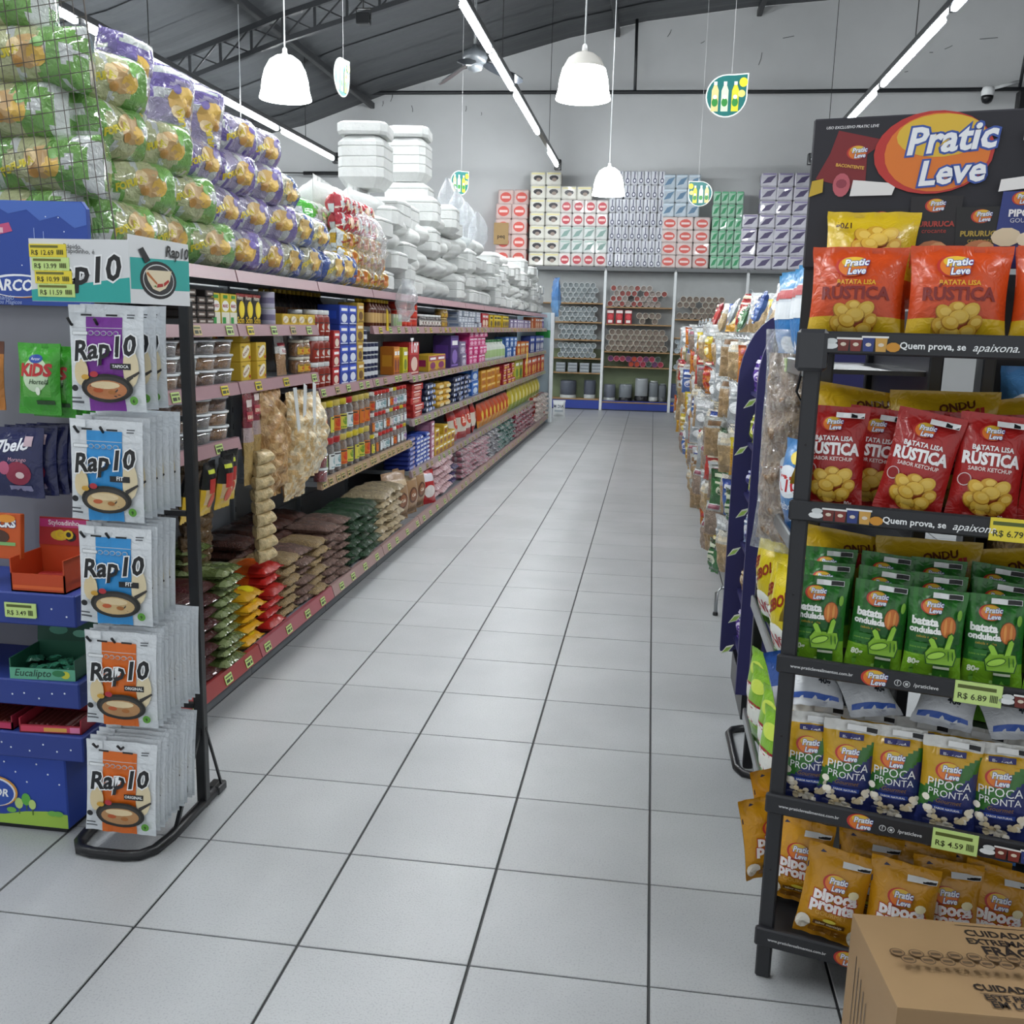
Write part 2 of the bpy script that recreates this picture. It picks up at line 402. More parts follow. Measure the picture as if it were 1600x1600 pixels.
for px, py, L_, a in ((598, 162, .10, 80), (612, 152, .16, 75), (644, 170, .12, 100), (607, 200, .12, 95), (620, 202, .14, 110), (752, 178, .06, 90), (572, 200, .08, 60), (1046, 52, .14, 62), (1188, 92, .22, 78), (1232, 58, .2, 10), (1098, 66, .08, 30), (1482, 74, .14, 25), (1455, 82, .06, 0), (1545, 60, .3, 4), (1416, 112, .06, 10), (728, 170, .10, 85)):
    p = atY(px, py, WY); c, s_ = math.cos(R(a))*L_/2, math.sin(R(a))*L_/2
    obj('wall_scratch', MB().tube([(p.x-c, WY-.001, p.z-s_), (p.x+.01, WY-.002, p.z), (p.x+c, WY-.001, p.z+s_)], .008, '#5a5d5c', n=4), wb)
struct('wall_left', MB().box((XL-.2, -3.6, 0), (XL, WY+.2, PROF[0][1]), '#ffffff'), ['plaster'])
struct('wall_right', MB().box((XR, -3.6, 0), (XR+.2, WY+.2, PROF[0][1]), '#ffffff'), ['plaster'])
roof = struct('ceiling', MB().box((XL-.3, -3.7, PROF[0][1]-.02), (XL+.05, WY, PROF[0][1]+.1), '#5a5d5f').box((XR-.05, -3.7, PROF[0][1]-.02), (XR+.3, WY, PROF[0][1]+.1), '#5a5d5f'), ['paint'])
fine = []
for (a, p), (b, q) in zip(PROF, PROF[1:]):
    for k in range(4): fine.append((a+(b-a)*k/4, p+(q-p)*k/4))
fine.append(PROF[-1])
def sheet_mesh(wd):
    b = MB(); N = 8; hs = [0, .0, .012, .012, 0, 0, .012, .012, .012]
    vs = []
    for t in (0, .02):
        for x, z in fine:
            for k in range(N+1): vs.append((x, wd*k/N, z+hs[k]+t))
    n = N+1; L = len(fine); fs = []
    for i in range(L-1):
        for k in range(N):
            q = (i*n+k, (i+1)*n+k, (i+1)*n+k+1, i*n+k+1); fs.append(tuple(reversed(q))); fs.append(tuple(L*n+x for x in q))
    b.add(vs, fs, '#46494c'); return b.mesh('roof_sheet', ['roofsheet'])
shm = sheet_mesh(1.07)
for k in range(23):
    obj('roof_sheet', shm, roof, loc=(0, WY-(k+1)*1.0-.035, .006*(k % 2)))
# arched lattice trusses, purlins, tie rods
def truss(Y, label):
    t = empty('roof_truss', (0, Y, 0), 0, label, 'truss')
    up = [(x, z-.30) for x, z in fine]; lo = [(x, z-.62) for x, z in fine]
    obj('top_chord', MB().tube([(x, 0, z) for x, z in up], .05, '#26282b', n=4), t)
    obj('bottom_chord', MB().tube([(x, 0, z) for x, z in lo], .045, '#26282b', n=4), t)
    L = len(fine)
    for i in range(0, L-1):
        (x0, z0), (x1, z1) = fine[i], fine[i+1]
        m = max(1, round((x1-x0)/.42))
        for k in range(m):
            f0, f1 = k/m, (k+1)/m
            xa, xb = x0+(x1-x0)*f0, x0+(x1-x0)*f1; za, zb = z0+(z1-z0)*f0, z0+(z1-z0)*f1
            if xa < 3: obj('lattice_bar', MB().tube([(xa, 0, za-.62), (xa, 0, za-.30)], .022, '#26282b', n=4), t)
            if xa < 3: obj('lattice_bar', MB().tube([(xa, -.02, za-.62), (xb, -.02, zb-.30)], .014, '#26282b', n=4), t)
            if xa < 3: obj('lattice_bar', MB().tube([(xa, .02, za-.30), (xb, .02, zb-.62)], .014, '#26282b', n=4), t)
    return t
truss(13.6, 'arched dark steel lattice truss under the roof beyond the left pendant lamp')
for X, lb in ((-5.6, 'thick dark roof beam running to the back wall above the foam packs'), (-.93, 'dark roof beam meeting the back wall above the middle pendant lamp'), (1.6, 'short dark roof beam meeting the back wall right of the hanging rod')):
    z = roofz(X)-.06
    b = obj('roof_beam', MB().box((X-.045, 6, z-.11), (X+.045, WY, z), '#232528', 0, .01), None, ['paint']); tag(b, lb, 'beam', kind='structure')
tag(obj('tie_rod', MB().tube([(XL+.45, WY-.25, sz(5.72)), (-5, WY-.25, sz(5.73)), (2, WY-.25, sz(5.70)), (XR-.5, WY-.25, sz(5.76))], .035, '#202225', n=6), None), 'long dark horizontal tie rod crossing in front of the back wall', 'rod')
for xt, xb, lb in ((-.58, -.56, 'thin dark hanger rod from roof to tie rod near the middle lamp'), (6.2, 6.1, 'thin dark hanger rod at the right above the white dome camera')):
    tag(obj('hanger_rod', MB().tube([(xt, WY-.25, roofz(xt)), (xb, WY-.25, sz(5.72))], .028, '#202225', n=6), None), lb, 'rod')
tag(obj('wall_pipe', MB().tube([(XL+.12, WY-.15, 1.5), (XL+.12, WY-.15, 5.0)], .05, '#1d1f22', n=8), None), 'black vertical pipe in the far left wall corner', 'pipe')
tag(obj('wall_bracket', MB().tube([(XL+.1, WY-.3, sz(4.32)), (-6.9, WY-.3, sz(4.30))], .012, '#222426', n=5).tube([(-6.9, WY-.3, sz(4.30)), (-5.6, WY-.3, sz(4.30))], .035, '#1d1f22', n=6), None), 'short dark horizontal bar on the wall at the left light track end', 'bar')
# ================================================================ lights: tube tracks and pendant domes
ZT = 4.4
def track(X, y1, label, gaps):
    t = empty('light_track', (X, y1, ZT), 0, label, 'light')
    obj('rail', MB().box((-.035, -18.6, .0), (.035, .06, .07), '#1a1c1f', 0, .006), t, ['black_paint'])
    obj('end_cap', MB().box((-.06, .0, -.09), (.06, .12, .09), '#15171a', 0, .01), t, ['black_paint'])
    y = -.12
    for L, g in gaps:
        obj('light_tube', MB().lathe([(.02, -L), (.032, -L+.03), (.032, -.03), (.02, 0)], 10, '#ffffff', 0, (.0, y, -.035), axis='y'), t, ['tube_light'])
        obj('tube_holder', MB().box((-.03, y-.01, -.06), (.03, y+.03, .0), '#2a2c2f', 0, .004), t, ['black_paint'])
        y -= L+g
    for yy in (-1.5, -6.5, -11.5):
        obj('hanger_wire', MB().tube([(0, yy, .07), (0, yy, roofz(X)-ZT)], .006, '#222222', n=4), t)
    return t
TL = [(2.4, .2)]*6+[(1.2, .2)]
track(-5.73, 17.4, 'left row of white tube lights on a black track above snack bags', TL)
track(-1.84, 18.05, 'middle row of white tube lights on a black track over the aisle', [(1.3, 1.6), (2.4, .3), (1.5, .15), (1.5, .2), (2.4, .2), (2.4, .2), (2.4, .2), (1.2, .2)])
track(2.45, 17.4, 'right row of white tube lights on a black track above black rack', [(.5, 2.4), (1.7, .4), (2.4, .3), (2.4, .2), (2.4, .2), (2.4, .2), (1.2, .2)])
def pendant(x, y, z, label, bright=True):
    t = empty('pendant_lamp', (x, y, z), 0, label, 'lamp')
    r = .193
    pr = [(r*1.05, 0), (r*1.03, .02), (r*.97, .06), (r*.93, .13), (r*.82, .21), (r*.62, .28), (r*.36, .315), (r*.14, .325), (.02, .335)]
    if bright:
        obj('shade', MB().lathe(pr, 28, '#ffffff', cap=(False, True)), t, ['dome_light'])
    else:
        obj('shade', MB().lathe(pr[:5], 28, '#ffffff', cap=(False, False)), t, ['dome_light'])
        obj('shade_cap', MB().lathe(pr[4:], 28, '#b9b6b0', cap=(False, True)), t, ['plastic'])
    obj('bulb', MB().lathe([(.02, .06), (.05, .09), (.055, .14), (.03, .2), (.02, .25)], 12, '#ffffff'), t, ['bulb_light'])
    obj('cord_grip', MB().lathe([(.02, .335), (.018, .37), (.006, .385)], 10, '#d8d8d8'), t, ['plastic'])
    obj('cord', MB().tube([(0, 0, .38), (0, 0, roofz(x)-z)], .006, '#c9cccd', n=5), t, ['plastic'])
pendant(-2.96, 7.77, 3.26, 'big glowing pendant lamp above the purple snack bags')
pendant(-.60, 7.57, 3.20, 'glowing pendant lamp with a grey upper shade over the aisle', False)
pendant(-.63, 12.4, 3.15, 'smaller glowing pendant lamp in front of the toilet paper packs')
pendant(-5.62, 13.1, 3.33, 'glowing pendant lamp half hidden behind purple snack bags')
# ceiling fan, floodlight, cameras
t = empty('ceiling_fan', (-2.24, 12.0, 4.50), 0, 'dark ceiling fan hanging beside the middle light track', 'fan')
obj('motor', MB().lathe([(.04, .06), (.13, .08), (.15, .14), (.13, .20), (.05, .24), (.03, .28)], 16, '#4c5054'), t, ['plastic'])
obj('down_rod', MB().tube([(0, 0, .26), (0, 0, roofz(-2.24)-4.5)], .015, '#55585a', n=6), t)
obj('light_kit', MB().lathe([(.02, -.02), (.08, .0), (.10, .05), (.06, .08)], 14, '#6c7074'), t, ['plastic'])
for a in (-95, 25, 145):
    b = MB().prism([(.12, -.05), (.22, -.075), (.5, -.09), (.60, -.06), (.63, 0), (.60, .05), (.5, .07), (.22, .06), (.12, .04)], -.006, .006, '#24272c')
    o = obj('blade', b, t, ['plastic']); o.rotation_euler = (R(70), R(18), R(a)); o.location = (0, 0, .12)
t = empty('floodlight', tuple(atY(568, 30, 13.3)), 0, 'small black box floodlight hanging under the roof truss', 'light')
obj('housing', MB().box((-.09, -.06, -.07), (.09, .06, .07), '#101214', 0, .01), t, ['black_paint'])
obj('yoke', MB().tube([(-.1, 0, 0), (-.1, 0, .13), (.1, 0, .13), (.1, 0, 0)], .012, '#1a1a1a', n=5).tube([(0, 0, .13), (0, 0, .3)], .012, '#1a1a1a', n=5), t)
p = atY(1543, 148, WY-.35)
t = empty('security_camera', tuple(p), 0, 'white dome security camera on the tie rod at the right', 'camera')
obj('mount', MB().lathe([(.10, -.02), (.11, .06), (.09, .12), (.04, .14)], 14, '#f0f2f2'), t, ['plastic'])
obj('dome', MB().lathe([(.03, -.15), (.08, -.12), (.10, -.06), (.10, -.02)], 14, '#101114'), t, ['plastic'])
obj('bracket_arm', MB().tube([(.06, 0, .1), (.5, .05, .22)], .03, '#e8eaea', n=6), t, ['plastic'])
p = atY(1602, 152, WY-.4)
tag(obj('speaker_box', MB().box((p.x-.13, p.y-.1, p.z-.22), (p.x+.13, p.y+.1, p.z+.1), '#101113', 0, .02).box((p.x-.02, p.y-.02, p.z+.1), (p.x+.02, p.y+.02, p.z+.25), '#101113'), None, ['black_paint']), 'black box hanging from the tie rod at the right picture edge', 'speaker')
# hanging leaf shaped adverts
def leaf_sign(p, s, rz, flip, label):
    t = empty('hanging_sign', tuple(p), rz, label, 'sign')
    pts = []
    for k in range(21):
        a = R(90+270*k/20); pts.append((math.cos(a), math.sin(a)))
    pts += [(1.0, .35), (1.02, 1.05), (.35, 1.0)]
    pts = [(x*s*(-1 if flip else 1), z*s) for x, z in pts]
    if flip: pts = pts[::-1]
    obj('card', MB().prism(pts, -.004, .004, '#eef3ee'), t, ['card'])
    ins = [(x*.94, z*.94) for x, z in pts]; f = -1 if flip else 1
    A = [('p', ins, '#0f6d6a')]
    for bx, c in ((-.55, '#d9cf8d'), (-.08, '#d5e8c8'), (.42, '#d8d630')):
        bx *= f
        A += [('r', (bx-.17)*s, -.72*s, (bx+.17)*s, .25*s, c), ('p', [((bx-.17)*s, .25*s), ((bx+.17)*s, .25*s), ((bx+.07)*s, .5*s), ((bx-.07)*s, .5*s)], c),
              ('r', (bx-.08)*s, .5*s, (bx+.08)*s, .66*s, '#e9efe9'), ('e', bx*s, -.3*s, .15*s, .2*s, '#2f8a3b'), ('e', bx*s, -.05*s, .1*s, .1*s, '#f2f5e8')]
    A += [('e', f*.78*s, .62*s, .2*s, .22*s, '#e7dd2f'), ('e', f*.72*s, .1*s, .17*s, .17*s, '#efe27a')]
    obj('front_print', MB().art(FRONT(-.004), A), t, ['print'])
    obj('front_print', MB().art(lambda u, v, o: (u, .004+o, v), A), t, ['print'])
    obj('thread', MB().tube([(.2*s*f, 0, s), (.2*s*f, 0, roofz(p.x)-p.z)], .002, '#c8c8c8', n=4), t)
leaf_sign(atY(1135, 150, 9), .175, 0, False, 'large leaf shaped bottle advert hanging near the right wall scratches')
leaf_sign(atY(1094, 303, 14), .165, R(-15), True, 'leaf shaped bottle advert hanging over the blue toilet paper')
leaf_sign(atY(718, 286, 14), .165, R(52), False, 'narrow turned leaf shaped advert hanging above the white foam packs')
leaf_sign(atY(534, 121, 9), .165, R(84), False, 'leaf shaped advert seen edge-on beneath the dark truss')
# ================================================================ left gondola
GX, GB, GDECK = -1.72, -2.22, -1.66        # upper shelf front, back panel, base front
PINK, GREY, RAILG = '#b08a90', '#8d9298', '#9a9ea2'
TAGG, TAGY = '#c6e08a', '#e6d23c'
tagm = {}
for nm, c in (('g', TAGG), ('y', TAGY), ('b', '#c9b27e')):
    b = MB().box((0, -.032, -.019), (.0022, .032, .019), c)
    b.art(SIDE(.0022), [('r', -.028, .006, .026, .013, '#5c6a3a'), ('r', -.026, -.013, .004, .0, '#32361f'), ('r', .01, -.012, .026, .0, '#4a5130')], off=.0004)
    tagm[nm] = b.mesh('price_tag', ['print'])
def shelf(bay, y0, y1, z, xf=GX, xb=GB, railc=PINK, tags=3, tk='g', rail=True):
    """board with its top at z, from y0 to y1 in the frame of the bay (bay origin is x=0,y=0,z=0)"""
    s = obj('shelf', MB().box((xb+.01, y0+.004, z-.03), (xf-.012, y1-.004, z), GREY, 0, .004), bay)
    if rail:
        L = obj('price_rail', MB().prism([(xf-.012, z-.042), (xf+.016, z-.045), (xf+.004, z+.004), (xf-.012, z+.006)], y0+.006, y1-.006, railc), s, ['plastic'])
        n = tags
        for k in range(n):
            y = y0+(y1-y0)*(k+.5+random.uniform(-.25, .25))/n
            o = obj('price_tag', tagm[random.choice(tk)], s, M=Matrix.Translation((xf+.0125, y, z-.021)) @ Matrix.Rotation(R(-13), 4, 'Y'))
    return s
bays = []
BAYS = [(2.9, 3.9), (3.9, 4.9), (4.9, 5.9), (5.9, 6.9)]+[(6.9+k, 7.9+k) for k in range(9)]
BL = ['grey shelving bay behind the black tortilla stand, with tubs', 'grey shelving bay with hanging beige snack bags and cans', 'grey shelving bay holding red-lidded jars and coffee tubs', 'grey shelving bay with spice jars and blue cartons']
for k, (y0, y1) in enumerate(BAYS):
    lb = BL[k] if k < 4 else ordw(k)+' grey shelving bay with five pink-edged shelves from the near end'
    b = empty('shelving_bay', (0, 0, 0), 0, lb, 'shelf', None if k < 4 else 'far shelving bays of the left gondola')
    b.location = (0, y0, 0); d = y1-y0
    obj('back_panel', MB().box((GB-.03, .03, .1), (GB, d-.002, 1.71), '#8b9097', 0, .003).box((GB-.03, .03, .42), (GB+.004, d-.002, .425), '#6f7479'), b)
    for yy in (.016, d+.016):
        up = MB().box((GB-.03, yy-.014, 0), (GB+.022, yy+.014, 1.75), '#979ca1', 0, .003)
        for q in range(16): up.box((GB+.0215, yy-.004, .25+q*.09), (GB+.0226, yy+.004, .28+q*.09), '#2b2d30')
        if yy < .1 or k == len(BAYS)-1: obj('upright', up, b)
    bs = obj('base_deck', MB().box((GB, .004, .10), (GDECK-.012, d-.004, .135), GREY, 0, .004), b)
    rc = '#9c3b3b' if k < 1 else ('#a85a62' if k < 2 else '#a98a86')
    obj('price_rail', MB().prism([(GDECK-.012, .085), (GDECK+.022, .082), (GDECK+.004, .142), (GDECK-.012, .146)], .004, d-.004, rc), bs, ['plastic'])
    for q in range(4): obj('price_tag', tagm['g' if k < 5 else random.choice('gb')], bs, M=Matrix.Translation((GDECK+.016, .12+q*.25+random.uniform(-.05, .05), .108)) @ Matrix.Rotation(R(-16), 4, 'Y'))
    obj('kick_plate', MB().box((GDECK-.05, .002, 0), (GDECK-.03, d-.002, .10), '#55595d'), b)
    shelf(b, 0, d, 1.745, tags=0)
    if k != 2: shelf(b, 0, d, 1.525, tags=4, tk='gyb')
    else: shelf(b, 0, d, 1.525, xf=-1.98, tags=0)
    if k < 2:
        shelf(b, 0, d, 1.285, tags=3, tk='gy')
        if k == 0: shelf(b, 0, d, 1.055, tags=2, tk='gy')
    elif k < 4:
        shelf(b, 0, d, 1.20, tags=5, tk='gb'); shelf(b, 0, d, .71, railc='#b79a80', tags=9, tk='b')
    else:
        shelf(b, 0, d, 1.175, tags=6, tk='gb', railc='#b09096'); shelf(b, 0, d, .855, tags=6, tk='gb', railc='#a8949a'); shelf(b, 0, d, .475, tags=5, tk='bg', railc='#a8949a')
    bays.append(b)
t = empty('end_panel', (-1.9, 16.0, 0), 0, 'pale blue steel end panel closing the far end of the left gondola', 'panel')
obj('sheet', MB().box((-.32, 0, 0), (.26, .03, 1.78), '#a9bcc6', 0, .006), t); obj('post', MB().box((.24, -.03, 0), (.30, .05, 1.78), '#d7dde0', 0, .006), t)
obj('green_band', MB().box((.0, -.012, 1.38), (.24, -.001, 1.5), '#1e8a3c'), t)
RZ = R(90)                                          # faces +x
def Yp(px, z=1.2, X=GX-.03):
    """world y where the picture column px meets the plane x=X at height z"""
    lo, hi = 1.5, 60.0
    for _ in range(40):
        m = (lo+hi)/2
        if pj((X, m, z))[0] < px: lo = m
        else: hi = m
    return lo
def row(pr, z, y0, y1, label, group, stack=1, deep=1, xf=GX-.012, gap=.003, jit=.006, rot=.04, hs=None, step=None, lie=None):
    """products side by side along the shelf from y0 to y1, stacked and a few rows deep"""
    w_, d_, h_ = pr.size; st = step or (w_+gap); n = max(1, int((y1-y0+gap)/st)); y = y0+((y1-y0)-(n*st-gap))/2
    for k in range(n):
        hh = stack if isinstance(stack, int) else random.choice(stack)
        for q in range(deep):
            for s in range(hh):
                pr.put((xf-d_/2-q*(d_+.004)-random.uniform(0, jit), y+w_/2+k*st+random.uniform(-.3, .3)*gap, z+.001+s*(hs or h_+.0008)), RZ+random.uniform(-rot, rot), label=where(label, ordw(k)+' column' if n > 1 else '', (ordw(s)+' layer') if (stack if isinstance(stack, int) else 9) > 1 else '', 'behind' if q else ''), group=group)
# ---- product kinds
def band_art(w, h, base, dark, light, txt=None, tc='#ffffff'):
    A = [('r', -w*.47, h*.62, w*.47, h*.93, dark), ('e', 0, h*.34, w*.33, h*.22, light, 14), ('r', -w*.4, h*.05, w*.4, h*.10, light)]
    if txt: A.append(('t', txt, 0, h*.69, w*.8, tc, {'bold': .02}))
    else: A.append(('r', -w*.34, h*.70, w*.34, h*.84, tc))
    return A
def box_kind(w, d, h, base, dark, light, txt=None, tc='#ffffff', name='carton'):
    return carton(name, w, d, h, base, band_art(w, h, base, dark, light, txt, tc), [('r', -d*.35, h*.3, d*.35, h*.7, dark)])
def jar_kind(r, h, content, lid, label, lab2, lr=None, name='jar', glass=True, cat='jar'):
    pr = [(r*.93, 0), (r, .008), (r, h*.72), (r*.86, h*.80), (r*.82, h*.84)]
    b = MB().lathe([(a*.93, z*.98+.002) for a, z in pr[:4]], 16, content, 1) if glass else MB()
    b.lathe(pr, 16, content, 0)
    pl = MB().lathe([(r*.88, h*.82), (r*.93, h*.83), (r*.93, h*.98), (r*.86, h)], 16, lid)
    lb = MB().art(lambda u, v, o: ((r*1.012+o)*math.sin(u/r), -(r*1.012+o)*math.cos(u/r), v), [('r', -r*1.0, h*.14, r*1.0, h*.56, label, (8, 1)), ('e', .1*r, h*.36, r*.55, h*.12, lab2, 12), ('r', -r*.7, h*.17, r*.6, h*.21, lab2, (4, 1)), ('r', -r*.8, h*.49, r*.2, h*.53, '#3a3a3c', (4, 1))])
    return Proto(name, cat, b.mesh(name, ['clear' if glass else 'plastic', 'grain']), [('lid', pl.mesh('lid', ['plastic']), []), ('label_band', lb.mesh('label_band', ['print']), [])], (2*r, 2*r, h))
def tub_kind(r, h, content, name='plastic_tub'):
    b = MB().lathe([(r*.84, .001), (r*.86, h*.1), (r*.97, h*.84)], 20, content, 1, cap=(True, True)).lathe([(r*.86, 0), (r*.88, .006), (r, h*.86)], 20, content, 0)
    lid = MB().lathe([(r*1.04, h*.84), (r*1.07, h*.86), (r*1.07, h*.97), (r*1.0, h), (r*.92, h*.985)], 20, '#e9edef')
    return Proto(name, 'tub', b.mesh(name, ['clear', 'grain']), [('lid', lid.mesh('lid', ['plastic']), [])], (2.14*r, 2.14*r, h))
def bottle_kind(r, h, c, capc, lab, name='bottle'):
    b = MB().lathe([(r*.9, 0), (r, .006), (r, h*.60), (r*.85, h*.68), (r*.42, h*.78), (r*.36, h*.90)], 12, c)
    cp = MB().lathe([(r*.42, h*.88), (r*.42, h*.99), (r*.36, h)], 10, capc)
    lb = MB().lathe([(r*1.01, h*.14), (r*1.01, h*.5)], 12, lab, cap=(False, False))
    return Proto(name, 'bottle', b.mesh(name, ['plastic']), [('cap', cp.mesh('cap', ['plastic']), []), ('label_band', lb.mesh('label_band', ['print']), [])], (2*r, 2*r, h))
def can_kind(r, h, c, c2, top='#c9ccce', name='tin'):
    b = MB().lathe([(r*.96, 0), (r, .004), (r, h*.3), (r, h*.65), (r, h-.004), (r*.95, h)], 16, [top, c, c2, c, top])
    return Proto(name, 'can', b.mesh(name, ['plastic']), [], (2*r, 2*r, h))
def pillow(name, w, h, t, c, art=(), mat='crinkle', seed=1, cat='packet', nu=10, nv=8, **k):  # lies flat: front up, long side along local x
    p = bag(name, w, h, t, c, art, mat, 12, 12, .010, seed, .012, .04, cat, full=1, **k)
    return p
def lay(pr, x, y, z, rz=0, label=None, group=None, tilt=0):
    """lay a pack on its back with its bottom seal towards +x (the aisle)"""
    M = Matrix.Translation((x, y, z)) @ Matrix.Rotation(rz, 4, 'Z') @ Matrix.Rotation(RZ, 4, 'Z') @ Matrix.Rotation(R(-90)+tilt, 4, 'X')
    return pr.put(None, label=label, group=group, M=M)
def piles(pr, xf, z, y0, y1, n, hs, label, group, cols=None):
    w_ = pr.size[0]*.96; m = cols or max(1, int((y1-y0)/w_+.3)); st = (y1-y0)/m
    for k in range(m):
        for s in range(n if isinstance(n, int) else random.choice(n)):
            lay(pr, xf+random.uniform(-.03, .0), y0+st*(k+.5)+random.uniform(-.012, .012), z+hs*(s+.5), random.uniform(-.07, .07), where(label, ordw(k)+' pile' if m > 1 else '', ordw(s)+' layer'), group)
# ---------------- first bays, shelf by shelf
z2, z3, z4 = 1.525, 1.285, 1.055
bar = carton('chocolate_pack', .075, .16, .026, '#2a2320', [('r', -.03, .004, .03, .022, '#5a4a42'), ('r', -.022, .009, .022, .016, '#c8c2ba')], cat='packet')
row(bar, z2, Yp(292), Yp(336), 'dark wrapped chocolate pack beside the cereal cartons', 'dark chocolate packs', [3, 4, 5])
flake = carton('cereal_carton', .075, .05, .125, '#d8c233', [('r', -.037, .0, .037, .05, '#e6e2cf'), ('e', 0, .075, .033, .022, '#f2f0e8', 14), ('t', 'MARD', 0, .069, .05, '#9c2230', {'bold': .03}), ('r', -.02, .105, .02, .118, '#3c8f3a'), ('r', -.03, .004, .0, .03, '#2f9c48')])
row(flake, z2, Yp(331), Yp(369), 'yellow and white cereal carton standing left of the black lemon cartons', 'yellow cereal cartons')
lemon = carton('lemon_carton', .085, .05, .13, '#15130f', [('r', -.0425, .118, .0425, .13, '#8f2420'), ('t', 'Homy', .0, .106, .06, '#e8e2d0', {'bold': .02}), ('e', .014, .065, .03, .036, '#e8c81e', 18), ('e', .018, .065, .022, .028, '#f3dc3c', 16), ('t', 'Schn', 0, .008, .07, '#e9c21f', {'bold': .02})])
y = Yp(371)
for k, lb in enumerate(('first', 'second', 'third')):
    lemon.put((GX-.05, y+.044+k*.088, z2+.001), RZ, label='%s black carton with a yellow fruit, counted from the yellow cereal cartons' % lb, group='black fruit cartons')
ycan = can_kind(.036, .075, '#b8b3c6', '#7f7795')
row(ycan, z2, Yp(421), Yp(433), 'pale purple can stacked beside the black fruit cartons', 'pale purple cans', 2)
snk = bag('snack_pouch', .11, .15, .03, lambda a, v, s: '#1b1d1c' if v > .45 else '#8fae3c', [('e', 0, .10, .03, .02, '#c8cfc0'), ('r', -.03, .03, .03, .05, '#e6e9d2')], mat='crinkle', nu=8, nv=8, seed=3)
for k, yy in enumerate((4.45, 4.55, 4.62)): snk.put((GX-.16, yy, z2+.002), RZ+R(-15+12*k), R(-18), label='%s black and green snack pouch leaning behind small yellow boxes' % ordw(k), group='black green pouches')
ybx = carton('yellow_box', .11, .07, .055, '#d9b437', [('e', -.015, .028, .035, .017, '#efe7cf', 14), ('t', 'Amora', -.015, .022, .05, '#8e3a1e', {'rot': .4}), ('r', .03, .015, .05, .035, '#8e7a2a')])
row(ybx, z2, Yp(437), Yp(490), 'low yellow box with a white oval at the shelf corner', 'low yellow boxes')
tins = can_kind(.05, .11, '#32353c', '#5a5f6b'); 
row(tins, z2, 3.9, 4.6, 'dark tin at the back of the second shelf', 'dark tins at the shelf back', 1, xf=-2.02, gap=.03)
tubA = tub_kind(.073, .060, '#9a6a48'); tubB = tub_kind(.073, .060, '#b37a3c'); tubC = tub_kind(.073, .060, '#8a7a72')
def tubs(y0, y1, z, nst, label, group, seed):
    random.seed(seed); n = int((y1-y0)/.159)
    for k in range(n):
        for q in range(2):
            for s in range(nst[min(k, len(nst)-1)]): random.choice((tubA, tubB, tubC)).put((GX-.088-q*.159, y0+.08+k*.159, z+.001+s*.0605), random.uniform(0, 6), label=where(label, ordw(k)+' column', ordw(s)+' layer', 'behind' if q else ''), group=group)
tubs(3.0, 3.98, z3, [3, 3, 4, 3, 4, 3], 'clear white-lidded sweets tub, third shelf', 'tubs on third shelf', 5)
tubs(2.94, 3.9, z4, [3, 3, 3, 3, 3, 3], 'clear white-lidded sweets tub, lower shelf', 'tubs on lower shelf', 8)
amo = carton('yellow_carton', .105, .075, .082, '#d8b53a', [('e', 0, .042, .042, .022, '#efe9d6', 16, .5), ('t', 'Amora', 0, .034, .07, '#8e4a1e', {'rot': .5, 'bold': .02}), ('r', .028, .012, .044, .024, '#b23a2a'), ('r', -.045, .06, -.02, .066, '#7c6a22')])
y = Yp(378, 1.3)
for s in range(4): amo.put((GX-.07, y+.055, z3+.001+s*.083), RZ+random.uniform(-.05, .05), label='yellow carton in the tall stack beside the sweet tubs, %s layer' % ordw(s), group='tall stack of yellow cartons')
for s in range(4): amo.put((GX-.16, y+.02-.1, z3+.001+s*.083), RZ+random.uniform(-.05, .05), label='yellow carton in the rear stack behind the sweet tubs, %s layer' % ordw(s), group='rear yellow cartons')
for s in range(2): amo.put((GX-.05, y+.18, z3+.001+s*.083), RZ+random.uniform(-.05, .05), label='yellow carton in the short stack at the shelf edge' if s == 0 else 'topmost yellow carton of the short stack at the shelf edge', group='short yellow carton stack')
dp = bag('dark_pouch', .13, .19, .04, lambda a, v, s: '#3c3238' if v > .5 else '#2b2a30', [('r', -.05, .12, .05, .135, '#8e2638'), ('r', -.04, .05, .04, .10, '#55505a')], mat='crinkle', nu=8, nv=8, seed=4)
dp.put((GX-.14, y+.27, z3+.002), RZ, R(-4), label='dark grey stand-up pouch with a crimson strip behind the yellow cartons')
wp = bag('nut_pouch', .12, .21, .045, lambda a, v, s: '#d9d6d2' if v > .45 else '#b28a64', [('r', -.05, .14, .05, .155, '#b02234'), ('r', -.045, .10, .045, .13, '#e9e6e2'), ('t', 'Nuts', 0, .107, .05, '#a52a3a', {'bold': .02})], mat='crinkle', nu=8, nv=10, seed=5)
wp.put((GX-.06, Yp(450), z3+.002), RZ, R(-5), label='tall clear nut pouch with white and red header on third shelf')
cup = jar_kind(.04, .085, '#c07a28', '#d9d2c0', '#dcb23a', '#c4561c', name='snack_cup')
row(cup, z3, Yp(462), Yp(488), 'yellow labelled snack cup by the shelf corner below red coffee tubs', 'yellow snack cups', 2)
